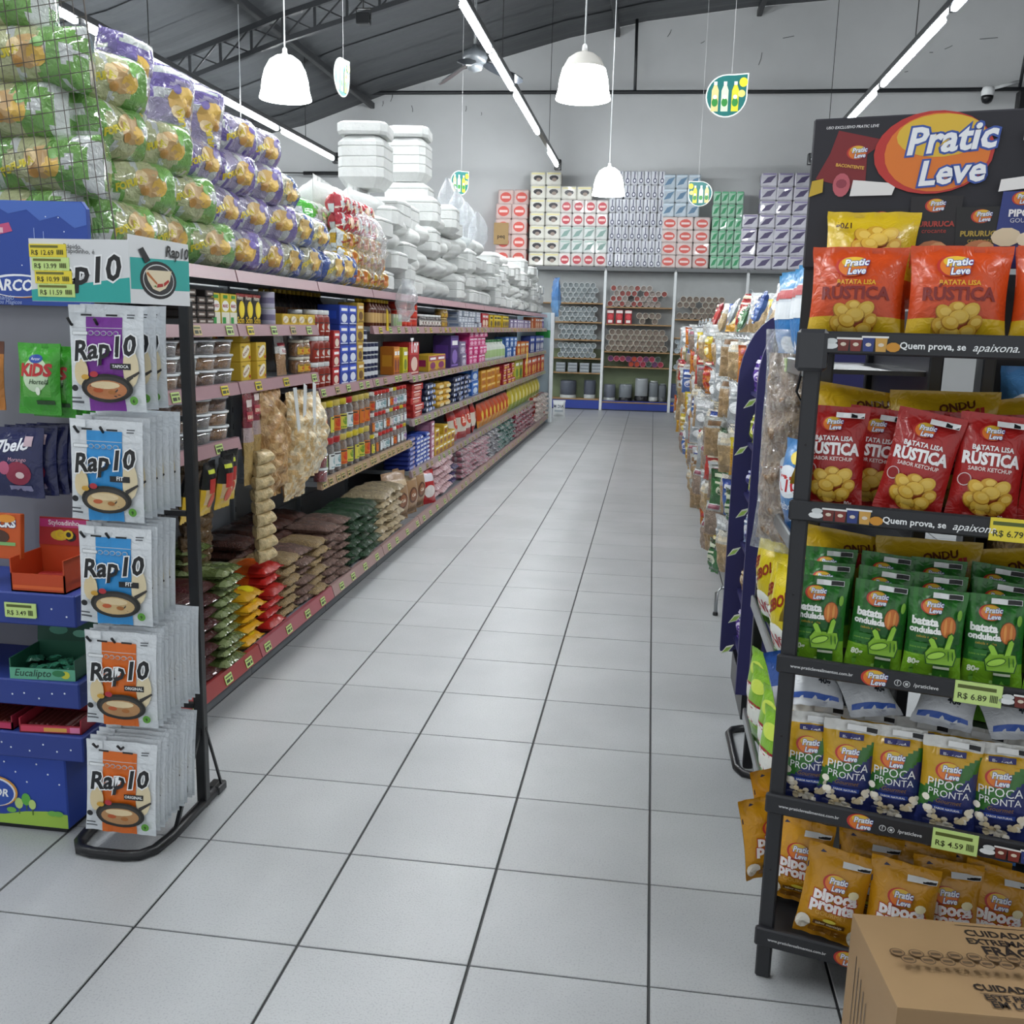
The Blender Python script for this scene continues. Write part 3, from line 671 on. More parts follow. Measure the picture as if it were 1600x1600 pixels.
# hanging strips and bags under the third shelf
def hang_strip(name, w, n, cell, c, y, x, ztop, rz, label, head=None, mat='chunks', group=None, t=.07):
    """a chain of small bags hanging one under the other from the shelf edge"""
    o = empty(name, (x, y, ztop), rz, label, 'bag', group)
    bg = bag('x', w, cell*1.12, t, c, mat=mat, nu=14, nv=9, seal=.004, seed=7, crk=.03, full=1)
    for k in range(n):
        q = obj('hanging_bag', bg.me, o, M=Matrix.Translation((random.uniform(-.006, .006), random.uniform(-.008, .008), -(k+1)*cell)) @ Matrix.Rotation(random.uniform(-.08, .08), 4, 'Z'))
    if head: obj('header_card', MB().box((-w*.3, -.003, -.01), (w*.3, .003, .09), head), o, ['card'])
    return o
hx = GX+.005
for k, (yy, n, zt) in enumerate(((3.60, 9, 1.0), (3.72, 10, 1.0), (3.84, 10, 1.03), (3.92, 10, 1.04))):
    hang_strip('bark_strip', .10, n, .052, '#6d5434', yy, hx-.1-.03*k, zt, RZ, ordw(k)+' hanging strip of brown dried pods under the tub shelf', group='brown hanging strips', t=.06)
cr = bag('seed_bag', .095, .42, .04, lambda a, v, s: '#7c2436' if v > .62 else ('#b7a2a2' if v > .45 else '#b79a62'), [('r', -.03, .34, .03, .37, '#d8c8c4'), ('r', -.035, .28, .035, .32, '#ab3f4a'), ('t', 'ERVAS', 0, .29, .06, '#f0e2c8', {'bold': .02})], mat='crinkle', nu=8, nv=20, seed=6, crk=.008)
cr.put((hx+.0, 3.98, .84), RZ, label='crimson topped hanging bag left of the beige snack strips'); cr.put((hx-.02, 4.11, .86), RZ, label='crimson topped hanging bag nearest the big beige pouches')
hang_strip('pasta_strip', .125, 9, .055, '#dcc492', 4.05, hx+.03, .98, RZ, 'hanging chain of beige noodle bags beside the crimson bags', t=.08)
def chunk_bag(name, w, h, t, c1, c2, seed):
    rr = random.Random(seed)
    def cf(a, v, s): return c1 if noise.noise(Vector((a*7, v*14, seed))) < 0 else c2
    return bag(name, w, h, t, cf, mat='chunks', nu=26, nv=44, seal=.02, seed=seed, crk=.035, extra=[])
pork = chunk_bag('rind_bag', .27, .52, .17, '#e0bb80', '#f0dcb4', 12); pork2 = chunk_bag('rind_bag', .24, .50, .15, '#c2935a', '#dfb780', 14); pork3 = chunk_bag('rind_bag', .24, .42, .16, '#e8cc9c', '#f4e8cc', 15)
pork2.put((hx-.01, 4.26, .74), RZ, label='big hanging bag of brown snack rinds with white strap'); pork.put((hx+.02, 4.47, .70), RZ, R(2), label='largest hanging bag of pale beige snack rinds'); pork3.put((hx+.03, 4.68, .78), RZ, label='hanging bag of pale snack rinds nearest the spice jars')
for k, yy in enumerate((4.32, 4.42, 4.56)):
    p = MB().prism([(-.018, 0), (.018, 0), (.022, .2), (-.02, .21)], -.001, .001, '#dfe3e4')
    o = obj('hanging_strap', p, None, ['plastic'], M=Matrix.Translation((GX+.10+.012*(k == 0), yy, 1.05)) @ Matrix.Rotation(RZ, 4, 'Z') @ Matrix.Rotation(R((-14, 6, 2)[k]), 4, 'Y'))
    tag(o, ('long white', 'short white', 'rightmost white')[k]+' paper strap hanging over the snack rind bags', 'strap')
nb = bag('noodle_bag', .105, .21, .05, lambda a, v, s: '#17181a' if v > .5 else ('#d9b22a' if v < .18 or abs(a) > .7 else '#d2b588'), [('r', -.025, .09, .025, .145, '#b3302c'), ('e', 0, .06, .022, .03, '#c64a2c', 12), ('r', -.03, .165, .02, .18, '#b9c23a')], mat='film', nu=8, nv=14, seed=8)
for k, (yy, xx) in enumerate(((3.34, 0), (3.44, .03), (3.53, .06), (3.62, .035))):
    nb.put((hx+.02+xx, yy, .80+.012*k), RZ+R(8-8*k), R(8), label=('black and yellow noodle bag hanging nearest the stand post', 'second black and yellow noodle bag from the stand post', 'third black and yellow noodle bag, turned towards the aisle', 'last black and yellow noodle bag beside the brown strips')[k], group='hanging noodle bags')
for yy, zz, tk in ((3.62, 1.018, 'y'), (4.02, 1.225, 'g'), (4.22, 1.232, 'g'), (3.66, 1.225, 'g'), (4.84, 1.235, 'y')):
    pass
# base deck piles
zb = .136
def flat_bag(name, c, mat, seed, w=.17, h=.26, t=.05, art=()): return pillow(name, w, h, t, c, art, mat, seed)
redb = flat_bag('bean_bag', lambda a, v, s: '#541a1e', 'beans', 21, .2, .28)
herb = flat_bag('herb_bag', lambda a, v, s: '#667642' if noise.noise(Vector((a*3, v*5, 1))) < .1 else '#93a06e', 'crinkle', 22, .2, .24, .045)
yel = flat_bag('snack_bag', lambda a, v, s: '#d8a41e' if v < .3 else ('#c8571c' if (v < .6) else '#c99a24'), 'film', 23, .2, .26, .06, [('e', .03, .06, .04, .035, '#e4cf22'), ('e', -.05, .11, .03, .03, '#4f8a34'), ('r', -.06, .17, .06, .2, '#b02a22')])
redy = flat_bag('snack_bag', lambda a, v, s: '#b5241e' if v < .35 else ('#d6601e' if v < .7 else '#b89a6a'), 'film', 24, .2, .26, .06, [('t', 'Golden', 0, .2, .09, '#f0e0d0', {'bold': .02})])
beig = flat_bag('grain_bag', lambda a, v, s: '#c2a577', 'grain', 25, .19, .28, .055)
brn = flat_bag('bean_bag', lambda a, v, s: '#5a352b', 'beans', 26, .2, .30, .06)
pal = flat_bag('grain_bag', lambda a, v, s: '#97796e', 'beans', 27, .18, .28, .05)
grn = flat_bag('split_pea_bag', lambda a, v, s: '#36583c', 'beans', 28, .2, .30, .065)
cream = flat_bag('chickpea_bag', lambda a, v, s: '#d8c49e', 'beans', 29, .2, .30, .065)
XD = GDECK+.015
piles(redb, XD, zb, 3.0, 3.52, 8, .05, 'dark red bean bag piled on the deck by the stand post', 'dark red bean bags')
piles(herb, XD+.01, zb, 3.52, 3.78, 10, .042, 'green herb bag in the pile next to dark red beans', 'green herb bags', 1)
piles(herb, XD-.12, zb, 3.50, 3.78, 12, .042, 'green herb bag in the rear pile next to dark red beans', 'rear green herb bags', 1)
piles(yel, XD, zb, 3.78, 4.02, 5, .05, 'yellow and orange snack bag in the pile between herbs and grains', 'yellow snack bags', 1)
piles(redy, XD, zb, 4.02, 4.26, 6, .052, 'red and orange snack bag in the pile beside yellow ones', 'red snack bags', 1)
piles(beig, XD, zb, 4.26, 4.46, 6, .05, 'beige grain bag in the pile beside the red snack bags', 'beige grain bags', 1)
piles(pal, XD, zb, 4.46, 4.66, 6, .05, 'mauve bean bag in the pile beside beige grain', 'mauve bean bags', 1)
piles(beig, XD, zb, 4.66, 4.86, 6, .05, 'beige grain bag between two mauve bean piles', 'second beige grain pile', 1)
piles(pal, XD, zb, 4.86, 5.28, 7, .048, 'mauve bean bag in the wider pile nearest the green peas', 'wide mauve bean pile', 2)
piles(brn, XD-.2, zb, 4.2, 5.1, 7, .055, 'dark brown bean bag lying at the rear of the base deck', 'dark brown bean bags')
piles(grn, XD, zb, 5.3, 5.92, 6, .052, 'dark green split pea bag in the piles on the deck', 'green split pea bags', 3)
piles(cream, XD, zb, 5.94, 6.5, 6, .055, 'cream chickpea bag in the piles below the spice jars', 'chickpea bags', 3)
kraft = bag('kraft_bag', .30, .36, .16, lambda a, v, s: '#a58360', [('r', -.14, .0, .14, .05, '#8b6b49', (4, 1)), ('e', 0, .15, .06, .06, '#5c3a2a'), ('e', 0, .15, .045, .045, '#8f5c3e'), ('t', 'Café', 0, .14, .06, '#efe4d0', {'bold': .02}), ('r', -.1, .26, .1, .3, '#c9b08c', (4, 1)), ('e', -.11, .2, .03, .03, '#d8cf2a')], seed=30)
kraft.put((GDECK-.12, 6.72, zb+.002), RZ-.35, R(-5), label='upright brown paper bag with a round emblem next to the chickpeas'); kraft.put((GDECK-.11, 6.98, zb+.002), RZ-.3, R(-5), label='second upright brown paper bag from the chickpeas'); kraft.put((GDECK-.11, 7.24, zb+.002), RZ-.25, R(-5), label='last upright brown paper bag, beside the red pouch')
# third bay group: coffee tubs, cartons, jars
cof = jar_kind(.042, .135, '#8c2a1a', '#e2e4e4', '#9a2f1c', '#d9d4cc', glass=False, name='coffee_tub')
yb = Yp(488, 1.2)
for k in range(3):
    for s in range(3):
        cof.put((GX-.055, yb+.05+k*.09, 1.201+s*.136), RZ+random.uniform(-.1, .1), label='red white-lidded coffee tub, %s column, %s layer, front row' % (ordw(k), ordw(s)), group='red coffee tubs')
        cof.put((GX-.15, yb+.09+k*.09, 1.201+s*.136), RZ, label='red white-lidded coffee tub, %s column, %s layer, rear row' % (ordw(k), ordw(s)), group='rear red coffee tubs')
rb = box_kind(.11, .12, .10, '#a81f22', '#c62a2a', '#e8d8c8'); bb = box_kind(.155, .13, .11, '#1f3fa0', '#2850c4', '#dfe6f2'); yb_ = box_kind(.13, .12, .115, '#caa83c', '#b98a2a', '#6e4a1e', tc='#f2ead0')
y = yb+.30
row(rb, 1.20, y, y+.115, 'red carton stacked left of the blue cartons', 'red cartons', 3); row(bb, 1.20, y+.115, y+.44, 'blue carton with white figures in the stack by the coffee tubs', 'blue cartons', 4, rot=.01); row(yb_, 1.20, y+.44, y+.58, 'gold carton in the single stack right of the blue cartons', 'gold cartons', 4)
nav = can_kind(.038, .075, '#20284a', '#d9dde2'); row(nav, 1.20, y+.60, y+.94, 'navy and white milk can right of gold cartons', 'navy white cans', [3, 4], deep=2)
dk = bottle_kind(.034, .19, '#1d120e', '#c9a92a', '#8a5a2c'); honey = bottle_kind(.034, .17, '#5a2a12', '#d8b21e', '#c9a56a')
row(dk, 1.525, 5.05, 5.85, 'dark syrup bottle with yellow cap on the second shelf', 'dark syrup bottles', 1, xf=-1.99, deep=2)
row(honey, z2, 5.95, 6.45, 'amber honey bottle beside the yellow card strip', 'amber honey bottles', deep=2)
tag(obj('card_strip', MB().prism([(-.022, 0), (.03, 0), (.012, .12), (-.02, .14)], -.002, .002, '#e2c11c'), None, ['card'], M=Matrix.Translation((GX+.012, 6.22, 1.50)) @ Matrix.Rotation(RZ, 4, 'Z')), 'yellow card strip hanging in front of the honey bottles', 'card')
cream_p = carton('pale_packet', .05, .08, .085, '#cfd2b8', [('r', -.02, .01, .02, .06, '#8fae74')], cat='packet'); row(cream_p, z2, 6.46, 6.72, 'pale green packet between honey bottles and red tins', 'pale green packets')
rt = can_kind(.075, .058, '#b3261c', '#d2442c', '#d9a79a'); row(rt, z2, 6.74, 7.22, 'flat round red tin stacked on the second shelf', 'flat red tins', [3, 3, 2], deep=1)
dj = jar_kind(.05, .095, '#2a1a16', '#dfe1e0', '#e6e2dc', '#5a2a22', glass=False); row(dj, z2, 7.25, 8.05, 'dark jar with white lid on the second shelf', 'dark jars with white lids', 1, deep=2)
gold = jar_kind(.045, .075, '#8a6a2c', '#b09a5a', '#c8a440', '#7a3a1a', glass=False); row(gold, z2, 8.06, 8.3, 'small gold jar stacked on the second shelf', 'small gold jars', 2)
ja = jar_kind(.043, .135, '#6a4a34', '#d8c21e', '#dccf48', '#6a8f2c', name='spice_jar'); jb = jar_kind(.043, .135, '#8f6c54', '#c22a24', '#dfe4e6', '#7fa0a6', name='spice_jar'); jc = jar_kind(.043, .135, '#7d3a24', '#d8d4cc', '#d2762a', '#c23a22', name='spice_jar'); jd = jar_kind(.043, .135, '#93846c', '#c9b21e', '#d9d2c8', '#9a7ab0', name='spice_jar')
random.seed(31)
big = [jar_kind(.056, .205, '#7a5640', '#d2bc2a', '#d8cc50', '#6a8f2c', name='spice_jar'), jar_kind(.056, .205, '#9a6a3c', '#c9b45a', '#d2762a', '#c23a22', name='spice_jar'), jar_kind(.056, .205, '#6a5040', '#b8282a', '#dfe2e2', '#6f9aa0', name='spice_jar')]
for k in range(8):
    for q in range(2):
        for s in range(2):
            j = random.randrange(3)
            big[j].put((GX-.068-q*.116, 5.07+k*.117, .711+s*.2055), RZ+random.uniform(-.5, .5), label='large %s labelled jar, %s column, %s tier, %s row' % (('yellow', 'orange', 'white')[j], ordw(k), ('lower', 'upper')[s], ('front', 'rear')[q]), group='large spice jars')
for k in range(10):
    y = 6.0+k*.091
    for q in range(2):
        for s in range(3):
            pr = random.choice((ja, jb, jc, jd) if k < 2 else (jb, jb, jd, jb, jc)); nm = {id(ja): 'yellow labelled', id(jb): 'white labelled', id(jc): 'orange labelled', id(jd): 'lilac labelled'}[id(pr)]
            pr.put((GX-.055-q*.092, y, .711+s*.1362), RZ+random.uniform(-.5, .5), label=nm+' clear spice jar, '+ordw(k)+' column, '+ordw(s)+' layer, '+('front row' if q == 0 else 'rear row'), group=nm+' spice jars '+('front' if q == 0 else 'rear'))
yo = tub_kind(.04, .075, '#b03030', 'yogurt_tub')
for s in range(2):
    o = yo.put((GX+.0, 4.94-.02, .711+s*.076), label=('lower' if s == 0 else 'upper')+' white-lidded tub with a red shield at the spice shelf corner')
# ---------------- far bays 6.9 .. 15.9
def kinds(*a): return a
wide = {}
def B(key, w, d, h, *c, **k):
    if key not in wide: wide[key] = box_kind(w, d, h, *c, **k)
    return wide[key]
def sh(z, spec):
    for (p0, p1, pr, st, lab, grp) in spec: row(pr, z, Yp(p0, z), min(15.88, Yp(p1, z)), lab, grp, st, jit=.03, gap=.006)
def lab(c, wh): return '%s in the row %s' % (c, wh)
gb = B('gb', .16, .12, .05, '#aeb6c4', '#6f7f9c', '#d8dde4', name='carton'); pk = B('pk', .2, .12, .065, '#d0406c', '#e8659a', '#f4cddc'); rd = B('rd', .2, .12, .15, '#b3202c', '#d8404a', '#f0d8c0'); ylw = B('yl', .2, .12, .14, '#d9b92a', '#e8d24a', '#4a3a20', tc='#2a2a2a'); lil = B('lil', .24, .12, .11, '#9a8fae', '#7a6c9a', '#cfc8da'); org = B('org', .3, .12, .16, '#c8744a', '#b8562a', '#e6b890'); pur = B('pur', .3, .14, .17, '#4a2a78', '#5d3a94', '#a78fd0')
sh(1.525, [(716, 752, gb, 3, 'grey-blue carton stacked on the second shelf past the gold jars', 'grey-blue cartons'), (752, 764, rd, 1, 'red and pink carton on the second shelf', 'red pink cartons'), (765, 796, ylw, 1, 'yellow carton on the far second shelf', 'far yellow cartons'), (797, 829, lil, 1, 'lilac carton on the far second shelf', 'far lilac cartons'), (830, 846, org, 1, 'orange carton on the far second shelf', 'far orange cartons'), (847, 857, pur, 1, 'purple carton at the far end of second shelf', 'far purple cartons')])
bigr = B('bigr', .30, .2, .24, '#a81c22', '#c22a2c', '#e6c9b8', txt='Tor'); opx = B('opx', .075, .1, .19, '#d07a1e', '#e09a2c', '#7a2a1a'); ypx = B('ypx', .12, .1, .18, '#d8cf22', '#c2b41e', '#7a8a1e'); yc = B('yc', .3, .16, .13, '#d2a92c', '#a02a5a', '#8a2a6a'); mag = B('mag', .24, .14, .085, '#d02a78', '#e85aa0', '#f2b8d4'); wb = bottle_kind(.06, .22, '#dfe6dc', '#4a8a54', '#a8c48a'); blu = B('blu', .26, .14, .12, '#3c6ab0', '#5a8ad0', '#cfdcf0'); orb = B('orb', .28, .14, .17, '#c45a1e', '#d8902a', '#e8c86a'); nvy = B('nvy', .28, .14, .24, '#2a3f8a', '#3a5ab0', '#e6e8ec'); prp = B('prp', .34, .16, .28, '#44286e', '#553488', '#8a6cc0')
sh(1.20, [(612, 623, opx, 1, 'narrow orange carton left of the big red box', 'orange cartons'), (628, 642, ypx, 1, 'tall yellow carton left of the big red box', 'tall yellow cartons')])
bigr.put((GX-.12, 7.08, 1.176), RZ, label='big glossy red box standing on the third shelf'); 
sh(1.175, [(667, 698, yc, 1, 'yellow and magenta box right of the big red box', 'yellow magenta boxes'), (701, 716, prp, 1, 'large dark purple display box on the third shelf', 'dark purple boxes'), (717, 730, lil, 2, 'lilac carton beside the dark purple boxes', 'lilac cartons third shelf'), (731, 760, mag, 4, 'magenta carton in the tall pink stacks', 'magenta cartons'), (761, 789, wb, 1, 'white bottle with green cap on the third shelf', 'white bottles'), (790, 806, blu, 2, 'blue carton on the far third shelf', 'blue cartons far'), (807, 826, orb, 1, 'orange carton on the far third shelf', 'orange cartons far third'), (827, 857, nvy, 1, 'navy and white carton at the far end of the third shelf', 'navy white cartons far')])
tag(obj('card_strip', MB().prism([(-.05, -.3), (.05, -.3), (.04, 0), (-.04, 0)], -.003, .003, '#d8b23a'), None, ['card'], M=Matrix.Translation((GX+.05, 13.2, 1.2)) @ Matrix.Rotation(RZ, 4, 'Z') @ Matrix.Rotation(R(25), 4, 'Y')), 'gold card strip hanging off the far third shelf', 'card')
rpk = B('rpk', .30, .16, .05, '#b3201c', '#c83a30', '#e0a090'); nvr = carton('wafer_roll', .16, .16, .045, '#20284c', [('e', -.04, .022, .03, .014, '#dfe4ee', 10), ('e', .04, .022, .03, .014, '#8fa4d8', 10)], cat='packet', bev=.02); ylr = carton('biscuit_roll', .24, .16, .05, '#d6a83a', [('r', -.08, .01, .08, .035, '#e9d9a8')], cat='packet', bev=.02); bbl = B('bbl', .34, .16, .14, '#2f66b8', '#3f7fd0', '#cfe0f4'); oyb = B('oyb', .3, .16, .075, '#d8952a', '#e0ac3a', '#b8681c', tc='#f4d890'); rdd = B('rdd', .3, .16, .06, '#a81e2c', '#c43a44', '#e8c24a'); yg = B('yg', .36, .16, .26, '#c9c23a', '#a8a82a', '#6a8a2a'); rdo = B('rdo', .4, .16, .26, '#b8341e', '#d2641e', '#e8b03a')
sh(.855, [(641, 660, rpk, 5, 'red packet in the flat stack at the start of fourth shelf', 'red flat packets'), (661, 682, nvr, 5, 'navy wafer packet beside the red flat stack', 'navy wafer packets'), (683, 707, ylr, 4, 'yellow biscuit roll on the fourth shelf', 'yellow biscuit rolls'), (708, 735, nvr, 5, 'navy and white roll stacked on the fourth shelf', 'navy white rolls'), (736, 750, bbl, 2, 'bright blue carton on the fourth shelf', 'bright blue cartons'), (751, 782, oyb, 3, 'orange-yellow carton in the low stacks of the fourth shelf', 'orange-yellow cartons'), (783, 804, rdd, 4, 'dark red packet on the far fourth shelf', 'dark red packets'), (805, 817, yg, 1, 'yellow-green box on the far fourth shelf', 'yellow-green boxes'), (818, 856, rdo, 1, 'red-orange box at the far end of the fourth shelf', 'red-orange boxes')])
nvb = B('nvb', .22, .2, .16, '#1e2f80', '#2c44a4', '#7a8ad0'); slv = carton('wafer_pack', .11, .16, .032, '#3a55b0', [('r', -.045, .008, .045, .024, '#d2d8ea')], cat='packet', bev=.012); pnk = B('pnk', .12, .14, .1, '#b0708a', '#c48aa0', '#e6cfd8'); yst = B('yst', .16, .14, .075, '#d0a92c', '#d8bc3e', '#8a4a22'); rwb = bag('chip_bag', .30, .34, .10, lambda a, v, s: '#b02420' if v > .6 or v < .2 else '#d9cfc0', [('e', 0, .17, .08, .06, '#c8402a'), ('t', 'Bis', 0, .15, .09, '#f4ead8', {'bold': .03})], mat='film', nu=8, nv=10, seed=33); orr = bag('chip_bag', .26, .26, .10, lambda a, v, s: '#c0481c' if v > .3 else '#d8902a', [('e', 0, .13, .07, .05, '#e8c84a')], mat='film', nu=8, nv=10, seed=34); ygb = bag('chip_bag', .34, .30, .10, lambda a, v, s: '#c9b82a' if v > .3 else '#8fa02c', [('e', 0, .15, .09, .06, '#e8e0a0')], mat='film', nu=8, nv=10, seed=35)
nvb2 = carton('wafer_pack', .2, .2, .034, '#1e2f80', [('r', -.08, .008, .08, .026, '#8f9ad4'), ('e', .05, .017, .02, .01, '#c8a48a')], cat='packet', bev=.012)
row(nvb2, .475, 6.92, 7.12, 'dark navy wafer pack under the spice shelf end', 'dark navy wafers', 7); row(slv, .475, 7.13, 7.62, 'blue and silver wafer pack in tall stacks on the fifth shelf', 'blue silver wafers', [6, 7]); row(pnk, .475, 7.63, 7.76, 'pink carton stacked on the fifth shelf', 'pink cartons', 3); row(yst, .475, 7.78, 8.62, 'yellow carton in the stacks on the fifth shelf', 'yellow cartons fifth', [3, 3, 2, 2], deep=1)
for k in range(4): rwb.put((GX-.07, 8.85+k*.32, .476), RZ+random.uniform(-.2, .2), R(random.uniform(-12, 6)), label='%s red and white snack bag leaning on the fifth shelf' % ordw(k), group='red white bags fifth shelf')
for k in range(8): orr.put((GX-.07, 10.2+k*.27, .476), RZ, R(-5), label='%s orange snack bag on the far fifth shelf' % ordw(k), group='orange bags fifth shelf')
for k in range(9): ygb.put((GX-.07, 12.45+k*.37, .476), RZ, R(-5), label='%s yellow snack bag at the far end of the fifth shelf' % ordw(k), group='yellow bags fifth shelf')
redpk = bag('red_pouch', .22, .27, .1, lambda a, v, s: '#b01c22', [('r', -.08, .18, .08, .24, '#cfcbd2', (3, 1)), ('e', 0, .1, .07, .05, '#d8d0cc')], seed=36, nu=8, nv=10); redpk.put((GDECK-.06, 7.46, zb+.002), RZ-.45, R(-8), label='upright red pouch right of the brown paper bags')
pkf = flat_bag('sugar_bag', lambda a, v, s: '#c4707c' if int(v*7) % 3 else '#dcb4b8', 'crinkle', 40, .26, .30, .07); nvf = flat_bag('rice_bag', lambda a, v, s: '#2a3270', 'crinkle', 41, .26, .3, .07); pwf = flat_bag('sugar_bag', lambda a, v, s: '#c0808e' if (int(v*9)+int(a*4+4)) % 2 else '#d9cdd2', 'crinkle', 42, .24, .3, .06); tel = flat_bag('pasta_bag', lambda a, v, s: '#4a7a70' if (int(v*9)+int(a*4+4)) % 2 else '#a9b8b4', 'crinkle', 43, .26, .3, .06); gwf = flat_bag('rice_bag', lambda a, v, s: '#7c7c84' if (int(v*9)+int(a*4+4)) % 2 else '#c8c8cc', 'crinkle', 44, .24, .3, .06); mrd = flat_bag('bean_bag', lambda a, v, s: '#8a2a3c' if (int(v*9)+int(a*4+4)) % 2 else '#c8a0a8', 'crinkle', 45, .28, .3, .07); rws = flat_bag('flour_bag', lambda a, v, s: '#b8443c' if int(v*6) % 2 else '#dccfc6', 'crinkle', 46, .30, .34, .09)
piles(pkf, GDECK+.0, zb, 7.58, 8.35, 5, .062, 'pink sugar bag in the pile behind the red pouch', 'pink sugar bags', 3)
piles(nvf, GDECK-.02, zb, 8.36, 8.65, 3, .06, 'navy bag on the deck beside pink sugar', 'navy deck bags', 1)
piles(pwf, GDECK+.01, zb, 8.7, 10.2, 5, .055, 'pink and white bag in the long pile on the deck', 'pink white deck bags', 6)
piles(gwf, GDECK+.01, zb, 10.2, 11.0, 5, .055, 'grey and white bag in the deck pile', 'grey white deck bags', 3)
piles(tel, GDECK+.01, zb, 11.0, 12.2, 5, .055, 'teal and white bag in the deck pile', 'teal white deck bags', 4)
piles(mrd, GDECK+.01, zb, 12.2, 14.3, 5, .062, 'maroon and pink bag in the far deck pile', 'maroon deck bags', 7)
piles(rws, GDECK+.04, zb, 14.3, 15.9, 5, .075, 'red and white striped bag at the far deck end', 'red white striped bags', 5)
# ================================================================ bundles and foam on top of the left gondola
ZT1 = 1.746
def bundle(name, cmain, cmid, cblob, ctext, seed, w=.34, h=.19, t=.22):
    rr = random.Random(seed)
    def cf(a, v, s):
        q = noise.noise(Vector((a*4.5+seed, v*3, s*2.0)))  # whitish patches: clear film and its highlights, painted into the bundle colour
        if abs(a) > .66: return '#cdd2d0' if q > .12 else cmain
        return '#c9cdcc' if q > .34 else (cmid if abs(a+.05)+.5*abs(v-.5)+.4*q < .52 else cmain)
    A = [('e', .03, h*.5, w*.17, h*.26, cblob, 12), ('e', .06, h*.42, w*.09, h*.16, '#d8b25a', 10), ('e', -.01, h*.56, w*.07, h*.14, '#e0c89a', 10), ('t', 'FOFURA', -.05, h*.38, w*.36, ctext, {'bold': .05, 'rot': .35}), ('e', .07, h*.62, w*.05, h*.09, cmain, 10), ('e', .0, h*.33, w*.05, h*.08, '#b88a4c', 10)]
    return bag(name, w, h, t, cf, A, 'crinkle', 26, 16, .008, seed, .02, .03, cat='bag', full=1)
gbun = [bundle('snack_bundle', '#78a85a', '#b9bd92', '#bb9a6c', '#cdbf3a', 50+k) for k in range(2)]
pbun = [bundle('snack_bundle', '#7668a6', '#a49cb8', '#bf9a52', '#d8c032', 60+k) for k in range(2)]
bbun = [bundle('snack_bundle', '#4a60a2', '#b5b49c', '#c2a262', '#d4c04a', 70+k) for k in range(2)]
random.seed(77)
WHAT = {id(gbun[0]): 'green', id(gbun[1]): 'green', id(pbun[0]): 'purple', id(pbun[1]): 'purple', id(bbun[0]): 'blue', id(bbun[1]): 'blue'}
ORD = ['lowest', 'second', 'third', 'fourth', 'fifth', 'sixth', 'seventh', 'eighth']
rows_ = [(0, 3.05, 5.7), (1, 3.05, 5.35), (2, 3.05, 4.72), (3, 3.05, 3.25), (3, 4.0, 4.5)]
for k, a, b in rows_:
    y = a+.13+(.145 if k == 1 else 0)
    cnt = -1
    while y < b-.05:
        cnt += 1
        kind = gbun if y < 3.85-.17*k else (pbun if y < 4.62 else bbun)
        pr = random.choice(kind)
        for q in range(2):
            pr.put((GX-.10-.22*q-random.uniform(0, .03)-.012*k, y+random.uniform(-.02, .02), ZT1+.158*k), RZ-.28+random.uniform(-.22, .22), R(random.uniform(-6, 4)), label='%s snack bundle, %s layer of the pile, %s, %s along it' % (WHAT[id(pr)], ORD[k], 'aisle side' if q == 0 else 'back side', ordw(cnt+(4 if a > 3.9 else 0))), group='%s snack bundles, %s layer, %s' % (WHAT[id(pr)], ORD[k], 'front' if q == 0 else 'back'))
        y += .29
for k in range(6):                                   # end of the pile behind the wire grid, faces the entrance
    for q in range(3):
        random.choice(gbun).put((-1.95-.33*q+(.09 if k % 2 else 0)-.02*k, 2.93+random.uniform(0, .03), ZT1+.004+.158*k), random.uniform(-.1, .1), label='green snack bundle behind the wire grid, %s layer, %s from the aisle' % (ORD[k], ordw(q)), group='green bundles behind the wire grid, row %d' % (k+1))
for x, y, z, r_ in ((185, 3.36, 2.20, -.6), (262, 3.66, 2.17, -.5), (312, 3.93, 2.17, -.65)):
    M = Matrix.Translation((GX-.14, y, z)) @ Matrix.Rotation(RZ+r_, 4, 'Z') @ Matrix.Rotation(R(78), 4, 'Y') @ Matrix.Translation((-.15, 0, -.075))
    M = Matrix.Translation((GX-.14, y, z+.13)) @ Matrix.Rotation(RZ+r_, 4, 'Z') @ Matrix.Rotation(R(-80), 4, 'Y') @ Matrix.Translation((0, 0, -.075))
    random.choice(pbun).put(None, M=M, label={185: 'upright purple snack bag nearest the grid on top of the pile', 262: 'middle upright purple snack bag on top of the pile', 312: 'last upright purple snack bag on top of the pile'}[x])
gb2 = bundle('snack_bundle', '#4fae3e', '#cfd6cc', '#9ad07a', '#ffffff', 81, .5, .26, .3)
gb2.put((GX-.35, 5.65, ZT1+.24), RZ, label='bright green striped bundle in clear film behind the red packs')
rbun = bundle('noodle_bundle', '#b22030', '#c23a44', '#d8b8a0', '#f0e0d0', 82, .15, .13, .12); ybun = bundle('noodle_bundle', '#c9a02c', '#c8a86a', '#b86a2a', '#8a1e1e', 83, .17, .13, .12)
for k in range(5):
    for s in range(2):
        rbun.put((GX-.10-.02*s, 5.62+k*.13, ZT1+.30+s*.1), RZ+random.uniform(-.2, .2), label='red packet in the film bundle by the foam, %s column, %s layer' % (ordw(k), ordw(s)), group='red wrapped packets')
for k in range(5):
    for s in range(3):
        ybun.put((GX-.06-.02*s, 5.60+k*.15, ZT1+.005+s*.1), RZ+random.uniform(-.2, .2), label='yellow packet under the red wrapped ones, %s column, %s layer' % (ordw(k), ordw(s)), group='yellow wrapped packets')
film = bag('film_wrap', .62, .50, .34, '#ffffff', (), 'clear_film', 14, 12, .03, 84, .05, .05, cat='wrap')
film.put((GX-.10, 5.98, ZT1+.01), RZ, R(-4), label='loose clear film around the red and yellow packets')
film2 = bag('film_wrap', .34, .28, .12, '#ffffff', (), 'clear_film', 10, 10, .03, 85, .04, .2, cat='wrap')
